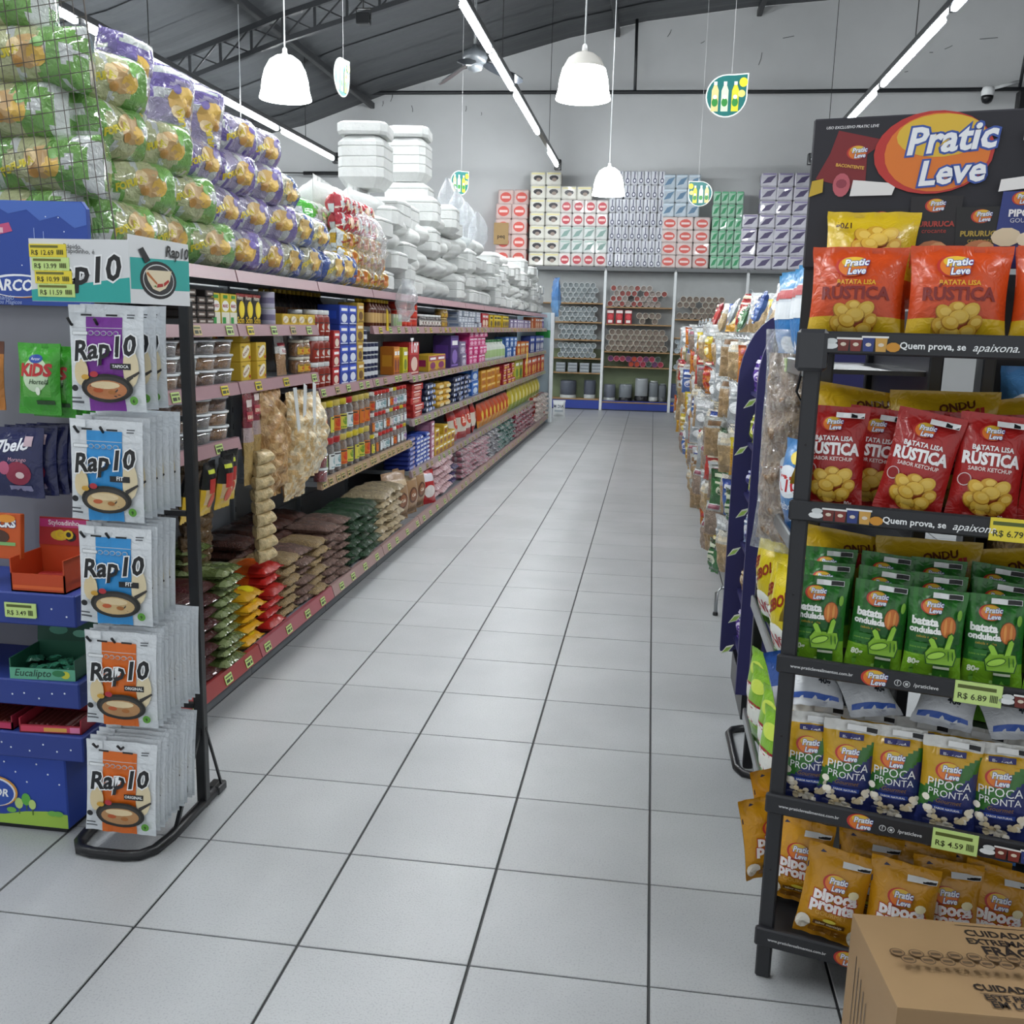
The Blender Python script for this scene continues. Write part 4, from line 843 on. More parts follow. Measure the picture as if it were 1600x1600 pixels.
film2.put((GX+.07, 6.42, 1.56), RZ, R(6), label='crumpled clear film hanging over the top shelf edge')
# foam packs
W1, W2 = '#d3d5d3', '#c4c6c3'
def foam(name, rows, c=W1): return Proto(name, 'pack', MB().loft(rows, c).mesh(name, ['foam']), [], (2*max(r[1] for r in rows), 2*max(r[2] for r in rows), rows[-1][0]))
def barrel(n, h, w, d):
    rows = [(0, w*.36, d*.36), (h*.2, w*.5, d*.5)]
    for k in range(n):
        z = h*(.2+.6*k/n); e = h*.6/n
        rows += [(z+.004, w*.5, d*.5), (z+e-.012, w*.5, d*.5), (z+e-.006, w*.48, d*.48), (z+e, w*.5, d*.5)]
    return rows+[(h*.86, w*.5, d*.5), (h, w*.37, d*.37)]
fT = foam('foam_tray_pack', barrel(3, .34, .32, .32)); fL = foam('foam_lid_pack', [(0, .16, .16), (.02, .17, .17), (.07, .17, .17), (.085, .15, .15)])
fA = foam('foam_tray_pack', barrel(2, .24, .30, .36)); fB = foam('foam_box_pack', barrel(1, .15, .30, .36))
def cup_stack():
    b = MB()
    for sxx in (-.075, .075):
        for k in range(7): b.lathe([(.05, .034*k), (.068, .034*k+.03), (.07, .034*k+.034)], 14, W1, ctr=(sxx, 0, 0), cap=(k == 0, k == 6))
    return Proto('foam_cup_pack', 'pack', b.mesh('foam_cup_pack', ['foam']), [], (.3, .15, .24))
fC = bag('foam_plate_pack', .32, .20, .30, lambda a, v, s: W1 if int(v*9) % 2 else W2, (), 'foam', 12, 10, .012, 90, .02, .04, cat='pack')
fD = bag('foam_plate_pack', .30, .15, .30, lambda a, v, s: W1, (), 'foam', 12, 8, .01, 91, .025, .04, cat='pack')
fE = bag('foam_sheet_pack', .52, .24, .34, lambda a, v, s: '#d6d8d6', (), 'foam', 12, 8, .03, 92, .012, .0, cat='pack')
def ftop(y): 
    P = [(5.9, 1.9), (6.3, 2.1), (6.6, 2.25), (7.2, 2.32), (8.2, 2.42), (8.8, 2.42), (9.5, 2.32), (10.6, 2.28), (13, 2.30), (15, 2.38), (15.9, 2.15)]
    for (a, p), (b, q) in zip(P, P[1:]):
        if a <= y <= b: return p+(q-p)*(y-a)/(b-a)
    return 1.9
random.seed(5); y = 6.45; n = 0
while y < 15.85:
    z = ZT1; k = 0
    zone = 'near the red packs' if y < 8 else ('in the middle of the white row' if y < 12 else 'at the far end of the white row')
    while z < ftop(y)-.06:
        pr = random.choice((fA, fB, fC, fD, fB, fC)); h = pr.size[2]*.97
        pr.put((GX-.20-random.uniform(0, .05), y+random.uniform(-.02, .02), z), RZ+random.uniform(-.1, .1), label='white foam pack, %s stack from the red packs, %s layer' % (ordw(n), ordw(k)), group='white foam packs '+zone)
        z += h; k += 1
    y += .315; n += 1
for px, py, pr, X, lb in ((572, 297, fT, -2.02, 'tall faceted foam tray tower on top, left one'), (640, 287, fT, -2.05, 'tall faceted foam tray tower on top, right one')):
    p = atX(px, py, X); pr.put(tuple(p), RZ, label=lb); q = atX(px, py, X); fL.put((q.x, q.y, q.z+.341), RZ+.1, label='foam lid pack crowning the '+('left' if px < 600 else 'right')+' foam tower')
p = atX(572, 297, -2.02); zz = p.z
fE.put((p.x-.02, p.y-.1, zz-.24), RZ, label='big wrapped foam block right under the left foam tower'); fE.put((p.x-.1, p.y-.62, zz-.26), RZ+.1, label='long wrapped foam block with a pointed film end'); fE.put((p.x+.02, p.y-.05, zz-.47), RZ, label='lower wrapped foam block beside the red packets')
fA.put((p.x, p.y+.45, zz-.24), RZ, label='foam tray pack under the right foam tower'); fA.put((p.x-.02, p.y+.80, zz-.24), RZ, label='foam tray pack right of the right foam tower base')
p = atX(640, 287, -2.05); fA.put((p.x, p.y, p.z-.245), RZ, label='faceted foam pack carrying the right foam tower')
blu_ = bag('blue_plastic_bag', .34, .62, .14, lambda a, v, s: '#4f86c4' if v > .4 else '#6fa6dc', (), 'crinkle', 10, 12, .02, 93, .05, .3); blu_.put((-1.60, 16.12, 1.72), RZ+.4, label='crumpled blue plastic bag at the far end of the foam packs')
clearcup = bag('cup_sleeve', .24, .42, .2, '#ffffff', (), 'clear_film', 8, 8, .02, 94, .03, .1, cat='wrap')
for k, yy in enumerate((8.9, 9.3, 9.75, 10.4)): clearcup.put((GX-.16, yy, ftop(yy)+.0), RZ, label='%s clear film sleeve standing on the middle foam stacks' % ordw(k), group='clear sleeves on foam')
# ================================================================ back wall shelving
BY = 18.86
def bz(py, px=1000): return atY(px, py, BY).z
PX = [-2.26, -.945, .36, 1.685, 3.0]
for k in range(4):
    x0, x1 = PX[k], PX[k+1]
    u = empty('wall_shelving', (x0, BY, 0), 0, ['back shelving bay of clear cups, left of the others', 'middle back shelving bay with red packs and stacked cups', 'back shelving bay of white cups right of the middle', 'back shelving bay half hidden by the hanging sweets'][k], 'shelf')
    d = x1-x0
    obj('back_board', MB().box((.0, .385, .18), (d, .40, bz(420)), '#b9bdbd').box((0.02, .375, .2), (d-.02, .3849, 1.15), '#7f8d6a'), u, ['paint'])
    obj('post', MB().box((-.025, -.02, 0), (.025, .03, bz(420)), '#dfe2e3', 0, .004), u)
    obj('plinth', MB().box((.03, 0, 0), (d-.03, .02, .19), '#2a3f94', 0, .004).box((.03, -.004, 0), (d-.03, .0, .02), '#1a1d2a'), u)
    obj('top_board', MB().box((.0, -.02, bz(424)), (d, .40, bz(418)), '#6e7072', 0, .004), u)
    ys = ([475, 505, 533, 562, 585, 626], [480, 507, 550, 574, 629], [497, 526, 551, 576, 631], [497, 526, 551, 576, 631])[k]
    for py in ys: obj('shelf_board', MB().box((.03, -.01, bz(py)-.025), (d-.03, .37, bz(py)), '#a8855a', 0, .004), u, ['wood'])
def cup_sleeve(name, r, L, c, mat, rimc):
    b = MB().lathe([(r*.80, 0), (r*.84, L*.4), (r*.95, L-.02)], 14, c, 0, (0, L, 0), axis='y', cap=(True, False))
    vs = MB()
    b = MB().lathe([(r*.95, .01), (r*.84, L*.6), (r*.78, L)], 14, c, 0, axis='y', cap=(False, True))
    b.lathe([(r*.80, .05), (r*.90, .02)], 14, c, 0, axis='y', cap=(True, False))
    rim = MB().lathe([(r*.86, .0), (r*1.0, -.004), (r*1.0, .012), (r*.93, .02)], 14, rimc, axis='y', cap=(False, False))
    return Proto(name, 'cup', b.mesh(name, [mat]), [('rim', rim.mesh('rim', ['plastic']), [])], (2*r, L, 2*r))
clr = cup_sleeve('clear_cup', .052, .20, '#9aa3a5', 'plastic', '#d9dfe1'); brw = cup_sleeve('beige_cup', .058, .2, '#8f8074', 'plastic', '#cfc4b4'); whc = cup_sleeve('white_cup', .05, .2, '#c9d4da', 'plastic', '#eef3f5'); rdc = cup_sleeve('red_cup', .055, .2, '#a8463c', 'plastic', '#dcd4cc'); orc = cup_sleeve('colour_cup', .055, .2, '#d2562a', 'plastic', '#8a4a6a'); ylc = cup_sleeve('colour_cup', .055, .2, '#b8ae3c', 'plastic', '#6a5a8a')
def cups(pr, x0, x1, py, nrow, label, group, fill=1.0):
    mix = pr if isinstance(pr, tuple) else (pr,); r = mix[0].size[0]/2; n = int((x1-x0)/(2*r+.002)); z = bz(py)+.001
    for s in range(nrow):
        for k in range(n-(s % 2)):
            if random.random() > fill: continue
            p = mix[int(random.random()*len(mix))]
            cn = CN.get(id(p), ''); p.put((x0+r+k*(2*r+.002)+(r if s % 2 else 0), BY+.02+random.uniform(0, .03), z+r+s*r*1.75), label=where(label.replace('{c}', cn), ordw(s)+' layer', ordw(k)+' from left'), group=group)
CN = {id(rdc): 'red', id(orc): 'orange', id(ylc): 'yellow'}
random.seed(9)
for py, nr, wd in ((475, 4, 'top'), (505, 3, 'second'), (533, 3, 'third'), (562, 3, 'fourth')): cups(clr, PX[0]+.45, PX[1]-.04, py, nr, 'clear cup lying on the %s board of the left bay' % wd, 'clear cups, %s shelf' % wd)
pnc = cup_sleeve('beige_cup', .055, .2, '#a89a92', 'plastic', '#d8cfc8'); CN[id(pnc)] = 'pale beige'; cups((rdc, pnc, pnc), PX[1]+.05, PX[2]-.05, 480, 4, '{c} cup, middle bay top board', 'red cups middle bay', .8)
cups(brw, PX[1]+.55, PX[2]-.05, 507, 2, 'beige cup right of the red packs', 'beige cups second board', .8); cups(brw, PX[1]+.05, PX[2]-.05, 550, 4, 'beige cup, middle bay third board', 'beige cups third board')
ppc = cup_sleeve('colour_cup', .055, .2, '#7a4a7c', 'plastic', '#b86a8a'); pkc = cup_sleeve('colour_cup', .055, .2, '#b8405a', 'plastic', '#d88a9a'); gyc = cup_sleeve('colour_cup', .055, .2, '#4a5a54', 'plastic', '#8a9a94'); CN.update({id(ppc): 'purple', id(pkc): 'pink', id(gyc): 'dark green'})
cups((orc, ylc, ppc, pkc, gyc), PX[1]+.05, PX[2]-.05, 574, 2, '{c} cup among the coloured ones, middle bay', 'coloured cups', .9)
cups(brw, PX[2]+.05, PX[3]-.3, 497, 4, 'beige cup, right bay top board', 'beige cups right bay', .9); cups(whc, PX[2]+.3, PX[3]-.04, 526, 2, 'white cup, right bay second board', 'white cups second board', .9); cups(whc, PX[2]+.05, PX[3]-.2, 551, 3, 'white cup, right bay third board', 'white cups third board', .95); cups(whc, PX[2]+.05, PX[3]-.2, 576, 2, 'white cup, right bay fourth board', 'white cups fourth board', .8)
for k in range(9): whc.put((PX[3]+.06+.105*(k % 4), BY+.03, bz(470)+.1*(k//4)), label='%s white cup in the stack beyond the hanging sweets' % ordw(k), group='far white cups')
tag(obj('cup_shelf', MB().box((PX[3]+.02, BY-.02, bz(470)-.08), (PX[4]-.03, BY+.3, bz(470)-.052), '#8e9294', 0, .004), None, ['paint']), 'short grey shelf holding the far white cups', 'shelf')
rdp = carton('red_pack', .13, .12, .26, '#a8222c', [('r', -.06, .2, .06, .25, '#dfd8d4'), ('e', 0, .13, .045, .05, '#c83a40'), ('r', -.04, .02, .04, .07, '#e8e0dc')]);
for k in range(3): rdp.put((PX[1]+.12+k*.17, BY+.08, bz(507)+.001), label=('left', 'middle', 'right')[k]+'most'*(k != 1)+' of three red and white packs in the middle bay')
tray = carton('grey_tray', .18, .25, .06, '#8f969b', [('r', -.08, .01, .08, .015, '#55595d'), ('r', -.08, .04, .08, .045, '#d8dcde')], cat='tray', mat='plastic')
for k in range(4):
    for s in range(3): tray.put((PX[0]+.52+k*.23, BY+.14, bz(585)+.001+s*.061), label='grey tray under the clear cups, %s stack, %s layer' % (ordw(k), ordw(s)), group='grey trays')
def tall_jar(name, r, h, body, base, lid=None):
    b = MB().lathe([(r*.95, h*.22), (r, h*.24), (r, h*.9), (r*.94, h)], 18, body); bb = MB().lathe([(r*.98, 0), (r*1.0, .01), (r*.98, h*.24)], 18, base)
    ps = [('base', bb.mesh('base', ['plastic']), [])]
    if lid: ps.append(('lid', MB().lathe([(r*.8, h), (r*.8, h*1.07), (r*.74, h*1.08)], 16, lid).mesh('lid', ['plastic']), []))
    return Proto(name, 'container', b.mesh(name, ['plastic']), ps, (2*r, 2*r, h))
for k, (px, r, h, bc, ba, ld, py, lb) in enumerate(((886, .16, .36, '#555a66', '#b9bdbb', None, 624, 'dark grey cake box with pale base at the far left'), (920, .115, .36, '#565b68', '#aeb3b3', None, 624, 'dark grey cake container left of the white post'), (951, .115, .33, '#6d727e', '#b3b8b8', None, 628, 'grey cake container right of the white post'), (976, .125, .33, '#82888e', '#15161a', None, 628, 'grey cake container with black base'), (1001, .125, .44, '#9ea3a6', '#15161a', None, 628, 'tallest pale cake container with black base'), (1020, .09, .36, '#7d8388', '#b4b8b6', '#b9bebc', 628, 'narrow grey container with a pale lid'), (1034, .075, .32, '#6c7176', '#54595c', '#7b8082', 629, 'narrow dark container beside the second post'), (1057, .12, .36, '#59607a', '#8f9496', None, 630, 'blue-grey container right of the second post'), (1078, .1, .44, '#8d9396', '#8d9396', None, 631, 'tall plain grey container by the hanging sweets'))):
    p = atY(px, py, BY); tall_jar('cake_container', r, h, bc, ba, ld).put((p.x, BY+.18, bz(py, px)+.002), label=lb)
# toilet paper on top of the shelving
ZP = bz(418)+.001
def tp(name, w, h, c, blob, dark, style): 
    A = {'blob': [('e', 0, h*.5, w*.36, h*.33, blob, 14), ('r', -w*.26, h*.42, w*.26, h*.58, dark)], 'fish': [('e', 0, h*.52, w*.30, h*.2, dark, 10), ('e', .01, h*.40, w*.16, h*.14, blob, 10), ('r', -w*.42, h*.78, w*.42, h*.9, '#d8cf9a')], 'spoon': [('r', -w*.07, h*.35, w*.07, h*.92, dark), ('e', 0, h*.28, w*.28, h*.19, dark, 12), ('e', 0, h*.28, w*.15, h*.10, blob, 10)], 'wave': [('p', [(-w*.42, h*.2), (w*.1, h*.3), (w*.42, h*.8), (-w*.1, h*.65)], dark), ('r', -w*.4, h*.82, w*.4, h*.92, blob)]}[style]
    return carton(name, w, .26, h, c, A, [('r', -.1, h*.2, .1, h*.8, blob)], mat='crinkle', cat='toilet paper', bev=.02)
tred = tp('toilet_paper', .30, .282, '#dfc4bf', '#d0564c', '#e6c8c2', 'blob'); tfish = tp('toilet_paper', .287, .243, '#e6e4da', '#8f7f74', '#2f2c30', 'fish'); tro = tp('toilet_paper', .222, .24, '#e6dedb', '#b8404a', '#e4c0bc', 'blob'); tgr = tp('toilet_paper', .222, .24, '#dfe4e1', '#9fb8ae', '#7d9a92', 'wave'); tsp = tp('toilet_paper', .124, .246, '#d9dbe2', '#d9dbe2', '#4a4c66', 'spoon'); tbl = tp('toilet_paper', .222, .25, '#c3d0da', '#c3d2dc', '#5f7f9a', 'wave'); tpk = tp('toilet_paper', .295, .228, '#e6d4d0', '#cf5a50', '#e8d0cc', 'blob'); tgn = tp('toilet_paper', .134, .229, '#a9d0b8', '#58ab7c', '#2f8f5c', 'wave'); tpu = tp('toilet_paper', .288, .243, '#d6d4de', '#8a7fa8', '#4d4468', 'wave')
def tstack(pr, px0, n, m, label, group, dx=0, ex=None, y=None):
    x = atY(px0, 420, BY).x; w_, d_, h_ = pr.size
    for s in range(m):
        for k in range(n if not ex else ex[s]):
            pr.put((x+w_/2+k*(w_+.003)+dx+random.uniform(-.006, .006), (y or BY+.1)+random.uniform(-.012, .012), ZP+s*(h_+.001)), random.uniform(-.04, .04), label=where(label % ORD[s] if '%s' in label else label, ordw(k)+' from left'), group=group)
tstack(tred, 773, 2, 4, 'red and white toilet paper pack in the %s layer at far left', 'red toilet paper packs'); tstack(tred, 773, 2, 5, 'rear red toilet paper pack at far left, %s layer', 'red toilet paper packs rear', y=BY+.35)
tstack(tfish, 826, 2, 7, 'white pack with a black emblem in the tall stack, %s layer', 'black emblem packs')
for s, pr in enumerate((tro, tgr, tgr, tro, tro)):
    nm = 'red' if pr is tro else 'pale green'
    for k in range(4): pr.put((atY(873, 420, BY).x+.112+k*.225, BY+.1, ZP+s*.241), random.uniform(-.03, .03), label='%s printed small pack, %s layer of the four wide stack, %s from left' % (nm, ORD[s], ordw(k)), group='four wide stack, %s layer' % ORD[s])
for k in range(2): tfish.put((atY(873, 420, BY).x+.15+k*.29, BY+.1, ZP+5*.241+.001), label='%s black emblem pack on top of the four wide stack' % ('left', 'right')[k], group='emblem packs on four wide stack')
tstack(tsp, 948, 8, 7, 'grey pack with spoon emblem in the %s layer of the wide stack', 'spoon emblem packs')
tstack(tpk, 1030, 3, 4, 'pink printed pack in the %s layer under the blue packs', 'pink printed packs')
for s in range(3):
    for k in range(3): tbl.put((atY(1030, 420, BY).x+.112+k*.225, BY+.1, ZP+4*.229+.001+s*.251), label='light blue pack above the pink ones, %s layer, %s from left' % (ordw(s), ordw(k)), group='light blue packs')
tstack(tgn, 1108, 4, 6, 'green pack in the %s layer of the green stack', 'green packs')
tstack(tpu, 1154, 1, 4, 'purple pack in the %s layer of the single column', 'purple single column'); tstack(tpu, 1180, 3, 7, 'purple pack in the %s layer of the wide purple stack', 'purple wide stack')
tag(obj('cardboard_sheet', MB().box((-.14, -.004, -.2), (.14, .004, .2), '#a98a5c').art(FRONT(-.004), [('t', 'peq', 0, -.08, .14, '#2a2018', {'bold': .02})]), None, ['card'], loc=tuple(atY(783, 365, BY-.05))), 'brown cardboard notice in front of the red toilet paper', 'sign')
sk = bag('flour_sack', .22, .30, .14, '#d9dcdc', [('t', 'M DIA', .0, .17, .19, '#22304a', {'bold': .02}), ('r', -.08, .1, .08, .13, '#9aa4ac')], mat='film', seed=97, cat='sack'); p = atZ(873, 652, 0); sk.put((p.x, p.y, .002), 0, label='white sack lettered M DIA at the end of the left gondola')
# ================================================================ right side: wire sweet rack, navy display, aisle rack
RF = -RZ                                             # faces -x
t = empty('right_gondola', (.75, 4.7, 0), 0, 'grey gondola frame behind the hanging sweets on the right', 'shelf')
obj('back_panel', MB().box((.0, 0, 0), (.04, 11.6, 1.68), '#9da2a5', 0, .004), t)
obj('base', MB().box((-.10, 0, .04), (0, 11.6, .13), '#8c9195', 0, .006), t)
for k in range(13): obj('upright', MB().box((-.03, k*.96, 0), (.0, k*.96+.03, 1.72), '#b7bcbf', 0, .004), t)
for zz in (.35, .7, 1.05, 1.4, 1.66): obj('peg_rail', MB().tube([(-.02, 0, zz), (-.02, 11.6, zz)], .008, '#c9cdcf', n=6), t, ['steel'])
rr = random.Random(3)
def sweet(name, c1, c2, c3, w, h, t_, seed, mat='crinkle'):
    r2 = random.Random(seed)
    return bag(name, w, h, t_, lambda a, v, s: c1 if v > .74 else c2, [('e', .05*w, h*.40, w*.3, h*.15, c3, 14), ('e', .0, h*.36, w*.18, h*.08, c1, 12), ('r', -w*.33, h*.78, w*.33, h*.88, c3), ('r', -w*.3, h*.6, w*.25, h*.66, c3)] if seed not in (101, 102, 109) else [('r', -w*.3, h*.78, w*.3, h*.9, c3)], 'chunks' if seed in (101, 102, 109) else mat, 14, 18, .012, seed, .022, .06, full=seed % 2)
SW = [(sweet('biscuit_bag', '#d8d4c6', '#c9ad80', '#e6dcc2', .16, .22, .07, 101), 'clear bag of beige biscuits'), (sweet('sweet_bag', '#b7b9b4', '#b89a70', '#7a5a3a', .15, .24, .07, 102), 'clear bag of tan rolls'),
      (sweet('sweet_bag', '#a8252c', '#c03a34', '#e8d8c0', .16, .24, .06, 103), 'red sweet bag'), (sweet('sweet_bag', '#cfd3d4', '#b4bcc0', '#e8ebec', .16, .22, .05, 104), 'silver-white sweet bag'),
      (sweet('sweet_bag', '#d8c22e', '#cf9a2a', '#e9dfae', .15, .2, .06, 105), 'yellow sweet bag'), (sweet('sweet_bag', '#2c5a34', '#3f7a48', '#d0d8c0', .15, .2, .05, 106), 'green sweet bag'),
      (sweet('sweet_bag', '#2a4a9a', '#4a70b8', '#dfe4ec', .15, .2, .05, 107), 'blue sweet bag'), (sweet('lollipop_bag', '#c8602a', '#d8842e', '#a82a2a', .15, .2, .06, 108), 'orange lollipop bag'), (sweet('sweet_bag', '#b8bcb8', '#a89484', '#8a4a5a', .14, .2, .06, 109), 'clear bag of mixed sweets')]
y = 4.85; st = 0; t0 = t
pegm = MB().tube([(0, 0, 0), (-.30, 0, 0), (-.31, 0, .02)], .0035, '#b9bdc0', n=5).mesh('peg', ['steel'])
LV = [(1.30, 'at the top'), (1.06, 'in the upper row'), (.82, 'at middle height'), (.58, 'below the middle'), (.34, 'in the low row'), (.16, 'near the floor')]
while y < 16.2:
    for z, wd in LV:
        if z < .3 and y < 5.6: continue
        pr, nm = SW[rr.choice((0, 0, 0, 1, 1, 1, 3, 3, 3, 3, 8, 8, 8, 4, 4, 2, 5, 6, 7))]
        zone = 'nearest the navy display' if y < 6.2 else ('along the middle of the rack' if y < 9 else 'far along the rack')
        x = .50+rr.uniform(-.05, .07)+(.03 if y > 9 else 0)-(.05 if z < .9 else 0)
        pr.put((x, y+rr.uniform(-.05, .05), z+rr.uniform(-.03, .03)), RF+rr.uniform(.1, 1.25), R(rr.uniform(-6, 10)), label='%s hanging %s, %s peg along' % (nm, wd, ordw(st)), group='%ss %s, %s' % (nm, wd, zone), sc=1.0 if y < 9 else 1.35)
        obj('peg', pegm, t0, M=Matrix.Translation((-.0, y-4.7, z+.215*(1.0 if y < 9 else 1.35))))
    y += .21 if y < 9 else .42; st += 1
for k in range(16):
    pr, nm = SW[[0, 3, 4, 6, 0, 3, 5, 2][k % 8]]
    pr.put((.58+.05*(k % 3), 5.0+k*.33, 1.55+.05*(k % 2)), RF+.6*(k % 3), R(-20), label='%s lying on the right gondola top, %s from near end' % (nm, ordw(k)), group='%ss on the right gondola top' % nm)
for k in range(0):
    yy = 4.9+k*.5
    tag(obj('display_peg', MB().tube([(.74, yy, 1.5-.36*(k % 4)), (.47, yy, 1.5-.36*(k % 4)), (.46, yy, 1.53-.36*(k % 4))], .004, '#b9bdc0', n=5), None, ['steel']), 'thin chrome peg holding sweet bags on the right gondola', 'peg', 'chrome pegs')
t = empty('rack_leg', (.42, 5.3, 0), 0, 'thin chrome bent leg at the base of the sweet rack', 'leg'); t.name = 'chrome_stand'
t['category'] = 'stand'
obj('bent_tube', MB().tube([(0, 0, .0), (0, .0, .13), (.03, .01, .16), (.14, .03, .17), (.24, .05, .17)], .011, '#a9adb0', n=8), t, ['steel']); obj('rubber_foot', MB().lathe([(.014, 0), (.015, .01), (.012, .02)], 8, '#202020'), t, ['plastic'])
# navy cardboard display with two arched side boards
NV = '#2b2a5e'
t = empty('navy_display', (.40, 3.80, 0), 0, 'tall navy cardboard display with arched sides between the racks', 'display')
def arch(y, x0, top, w, lab_):
    pts = [(x0, .12), (x0+w, .12), (x0+w, top)]
    for k in range(9): a = R(90+90*k/8); pts.append((x0+.19+.19*math.cos(a), top-.30+.30*math.sin(a)))
    obj('side_board', MB().prism(pts, y, y+.03, NV), t, ['card'])
arch(-.02, .0, 1.66, .40, 0); arch(.52, -.025, 1.63, .40, 1)
obj('back_board', MB().box((.32, .01, .12), (.37, .52, 1.6), '#24234e'), t, ['card']); obj('plinth', MB().box((.03, .02, 0), (.36, .52, .13), '#15151c'), t, ['black_paint'])
obj('trim_line', MB().tube([(.065, -.025, 1.18), (.07, -.025, 1.3), (.1, -.025, 1.42), (.15, -.025, 1.52), (.2, -.025, 1.56)], .004, '#c9cbe0', n=5), t, ['plastic'])
for zz in (.2, .42, .64, .86, 1.08, 1.3):
    s = obj('shelf', MB().box((.03, .012, zz-.015), (.32, .518, zz), '#2a2960'), t, ['card'])
    for yy in ((.12,) if int(zz*50) % 2 else (.38,)): obj('price_flag', MB().prism([(-.034, zz-.046), (.0, zz-.034), (.02, zz-.002), (-.012, zz-.012)], yy, yy+.003, '#dfe6d2').art(FRONT(yy), [('p', [(-.028, zz-.040), (-.004, zz-.031), (.010, zz-.012), (-.012, zz-.018)], '#a9cf5e')]), s, ['print'])
ch = [sweet('sweet_pack', '#3a3a8a', '#4a48a0', '#c9cbe6', .11, .15, .05, 110), sweet('sweet_pack', '#5a3a9a', '#6a4ab0', '#d8cfe8', .11, .15, .05, 111), sweet('sweet_pack', '#c9cfd8', '#8fa4c8', '#e8ecf2', .11, .15, .05, 112), sweet('sweet_pack', '#c8c23a', '#a8b83a', '#e6e8a8', .1, .14, .05, 113), sweet('sweet_pack', '#b08a5a', '#c8a070', '#e8d8b8', .1, .14, .05, 114)]
for i, zz in enumerate((.2, .42, .64, .86, 1.08, 1.3)):
    for k in range(4): ch[(i*3+k*2) % 5].put((.46, 3.88+k*.12, zz+.003), RF+.3, R(-6), label='%s sweet pack on the %s shelf of the navy display' % (ordw(k), ORD[i]), group='sweet packs, navy display %s shelf' % ORD[i])
# black stand foot
t = empty('stand_base', (.375, 3.28, 0), 0, 'black tube loop foot of a stand sticking out into the aisle', 'stand')
rp = [(.16, 0, .012), (.06, .0, .012), (.02, .015, .012), (.0, .06, .012), (-.005, .36, .012), (.012, .40, .012), (.05, .42, .012), (.16, .42, .012)]
obj('base_tube', MB().tube(rp, .014, '#16171a', n=8), t, ['black_paint']); obj('stand_post', MB().box((.15, .2, 0), (.18, .23, .9), '#16171a', 0, .004), t, ['black_paint'])
# aisle rack behind the branded rack
t = empty('aisle_rack', (.40, 2.62, 0), 0, 'black rack facing the aisle, directly behind the branded snack rack', 'rack')
for yy in (0, .74):
    obj('side_frame', MB().box((.0, yy, 0), (.035, yy+.03, 1.62), '#17181b', 0, .004).box((.30, yy, 0), (.335, yy+.03, 1.62), '#17181b', 0, .004), t, ['black_paint'])
obj('back_panel', MB().box((.32, .02, .1), (.335, .76, 1.62), '#1b1c20'), t, ['black_paint'])
for zz in (.20, .62, 1.0, 1.46):
    s = obj('shelf', MB().box((.02, .03, zz-.012), (.32, .74, zz), '#26282b'), t, ['black_paint'])
    obj('price_rail', MB().box((-.012, .0, zz-.022), (.002, .77, zz+.022), '#9b9fa2', 0, .004), s, ['steel'])
tag(obj('price_tag', MB().box((-.016, .30, 1.44), (-.0125, .36, 1.478), TAGG).box((-.0165, .31, 1.45), (-.016, .35, 1.456), '#4a5a2a'), t, ['print']))
nito = bag('onion_snack_bag', .18, .26, .09, lambda a, v, s: '#4a86c0' if v > .3 else '#3a72b4', [('e', 0, .15, .075, .045, '#dfe6ec'), ('t', 'NITO', 0, .125, .14, '#b8242c', {'bold': .04}), ('t', 'cebola', 0, .07, .09, '#e8eef2'), ('e', .03, .22, .04, .02, '#e8cf4a')], seed=120)
ceb = bag('corn_snack_bag', .18, .28, .09, lambda a, v, s: '#d8c41e' if v > .4 else '#6fa832', [('t', 'CEBOLI', 0, .17, .15, '#8a2a1a', {'bold': .04, 'rot': .5}), ('e', 0, .08, .07, .045, '#e9ebe4'), ('t', 'INO', 0, .055, .1, '#b0222c', {'bold': .04})], seed=121)
grb = bag('corn_snack_bag', .18, .27, .09, lambda a, v, s: '#8cc23c' if v > .3 else '#6fae3a', [('r', -.07, .1, .07, .16, '#e8eae4', (3, 1)), ('t', 'ITI', 0, .105, .09, '#a8242c', {'bold': .04}), ('e', 0, .22, .05, .02, '#c8dc5a')], seed=122)
wrd = bag('crisps_bag', .18, .27, .09, lambda a, v, s: '#3f86c8' if v < .55 else ('#d8dfe6' if v < .8 else '#4f9ad0'), [('r', -.07, .13, .07, .18, '#e9eef2', (3, 1)), ('r', -.08, .19, .08, .215, '#b82a30', (3, 1)), ('e', .02, .05, .05, .03, '#dfe6ec')], seed=123)
blp = bag('blue_snack_bag', .2, .22, .1, lambda a, v, s: '#2f5cae' if v > .35 else '#d9dee6', [('e', 0, .15, .05, .03, '#e9b89a')], seed=124)
for z, pr, nm in ((1.463, wrd, 'blue, white and red crisps bag'), (1.003, nito, 'light blue onion snack bag'), (.623, ceb, 'yellow and green snack bag'), (.203, grb, 'bright green snack bag')):
    for k in range(4):
        pr.put((.43+.015*(k % 2), 2.72+k*.18, z), RF+.35, R(3), label=nm+' on the aisle rack, '+('first', 'second', 'third', 'fourth')[k]+' from the branded rack', group=nm+'s')
mush = chunk_bag('mushroom_bag', .16, .56, .09, '#9a7a5c', '#c0a68a', 125)
mush.put((.40, 2.95, .93), RF+.75, label='long hanging bag of dried mushrooms beside the branded rack')
tag(obj('mushroom_film', bag('x', .19, .66, .10, '#ffffff', (), 'clear_film', 8, 14, .03, 126, .02, .25).me, None, M=Matrix.Translation((.395, 2.945, .90)) @ Matrix.Rotation(RF+.75, 4, 'Z')), 'clear film sleeve around the hanging dried mushrooms', 'wrap')
tag(obj('wire_hook', MB().tube([(.41, 2.66, 1.62), (.40, 2.66, 1.50), (.38, 2.64, 1.40), (.40, 2.63, 1.36), (.43, 2.64, 1.40), (.42, 2.65, 1.55)], .004, '#2a2a2c', n=5), None, ['steel']), 'bent black wire hook by the rack corner bracket', 'hook')
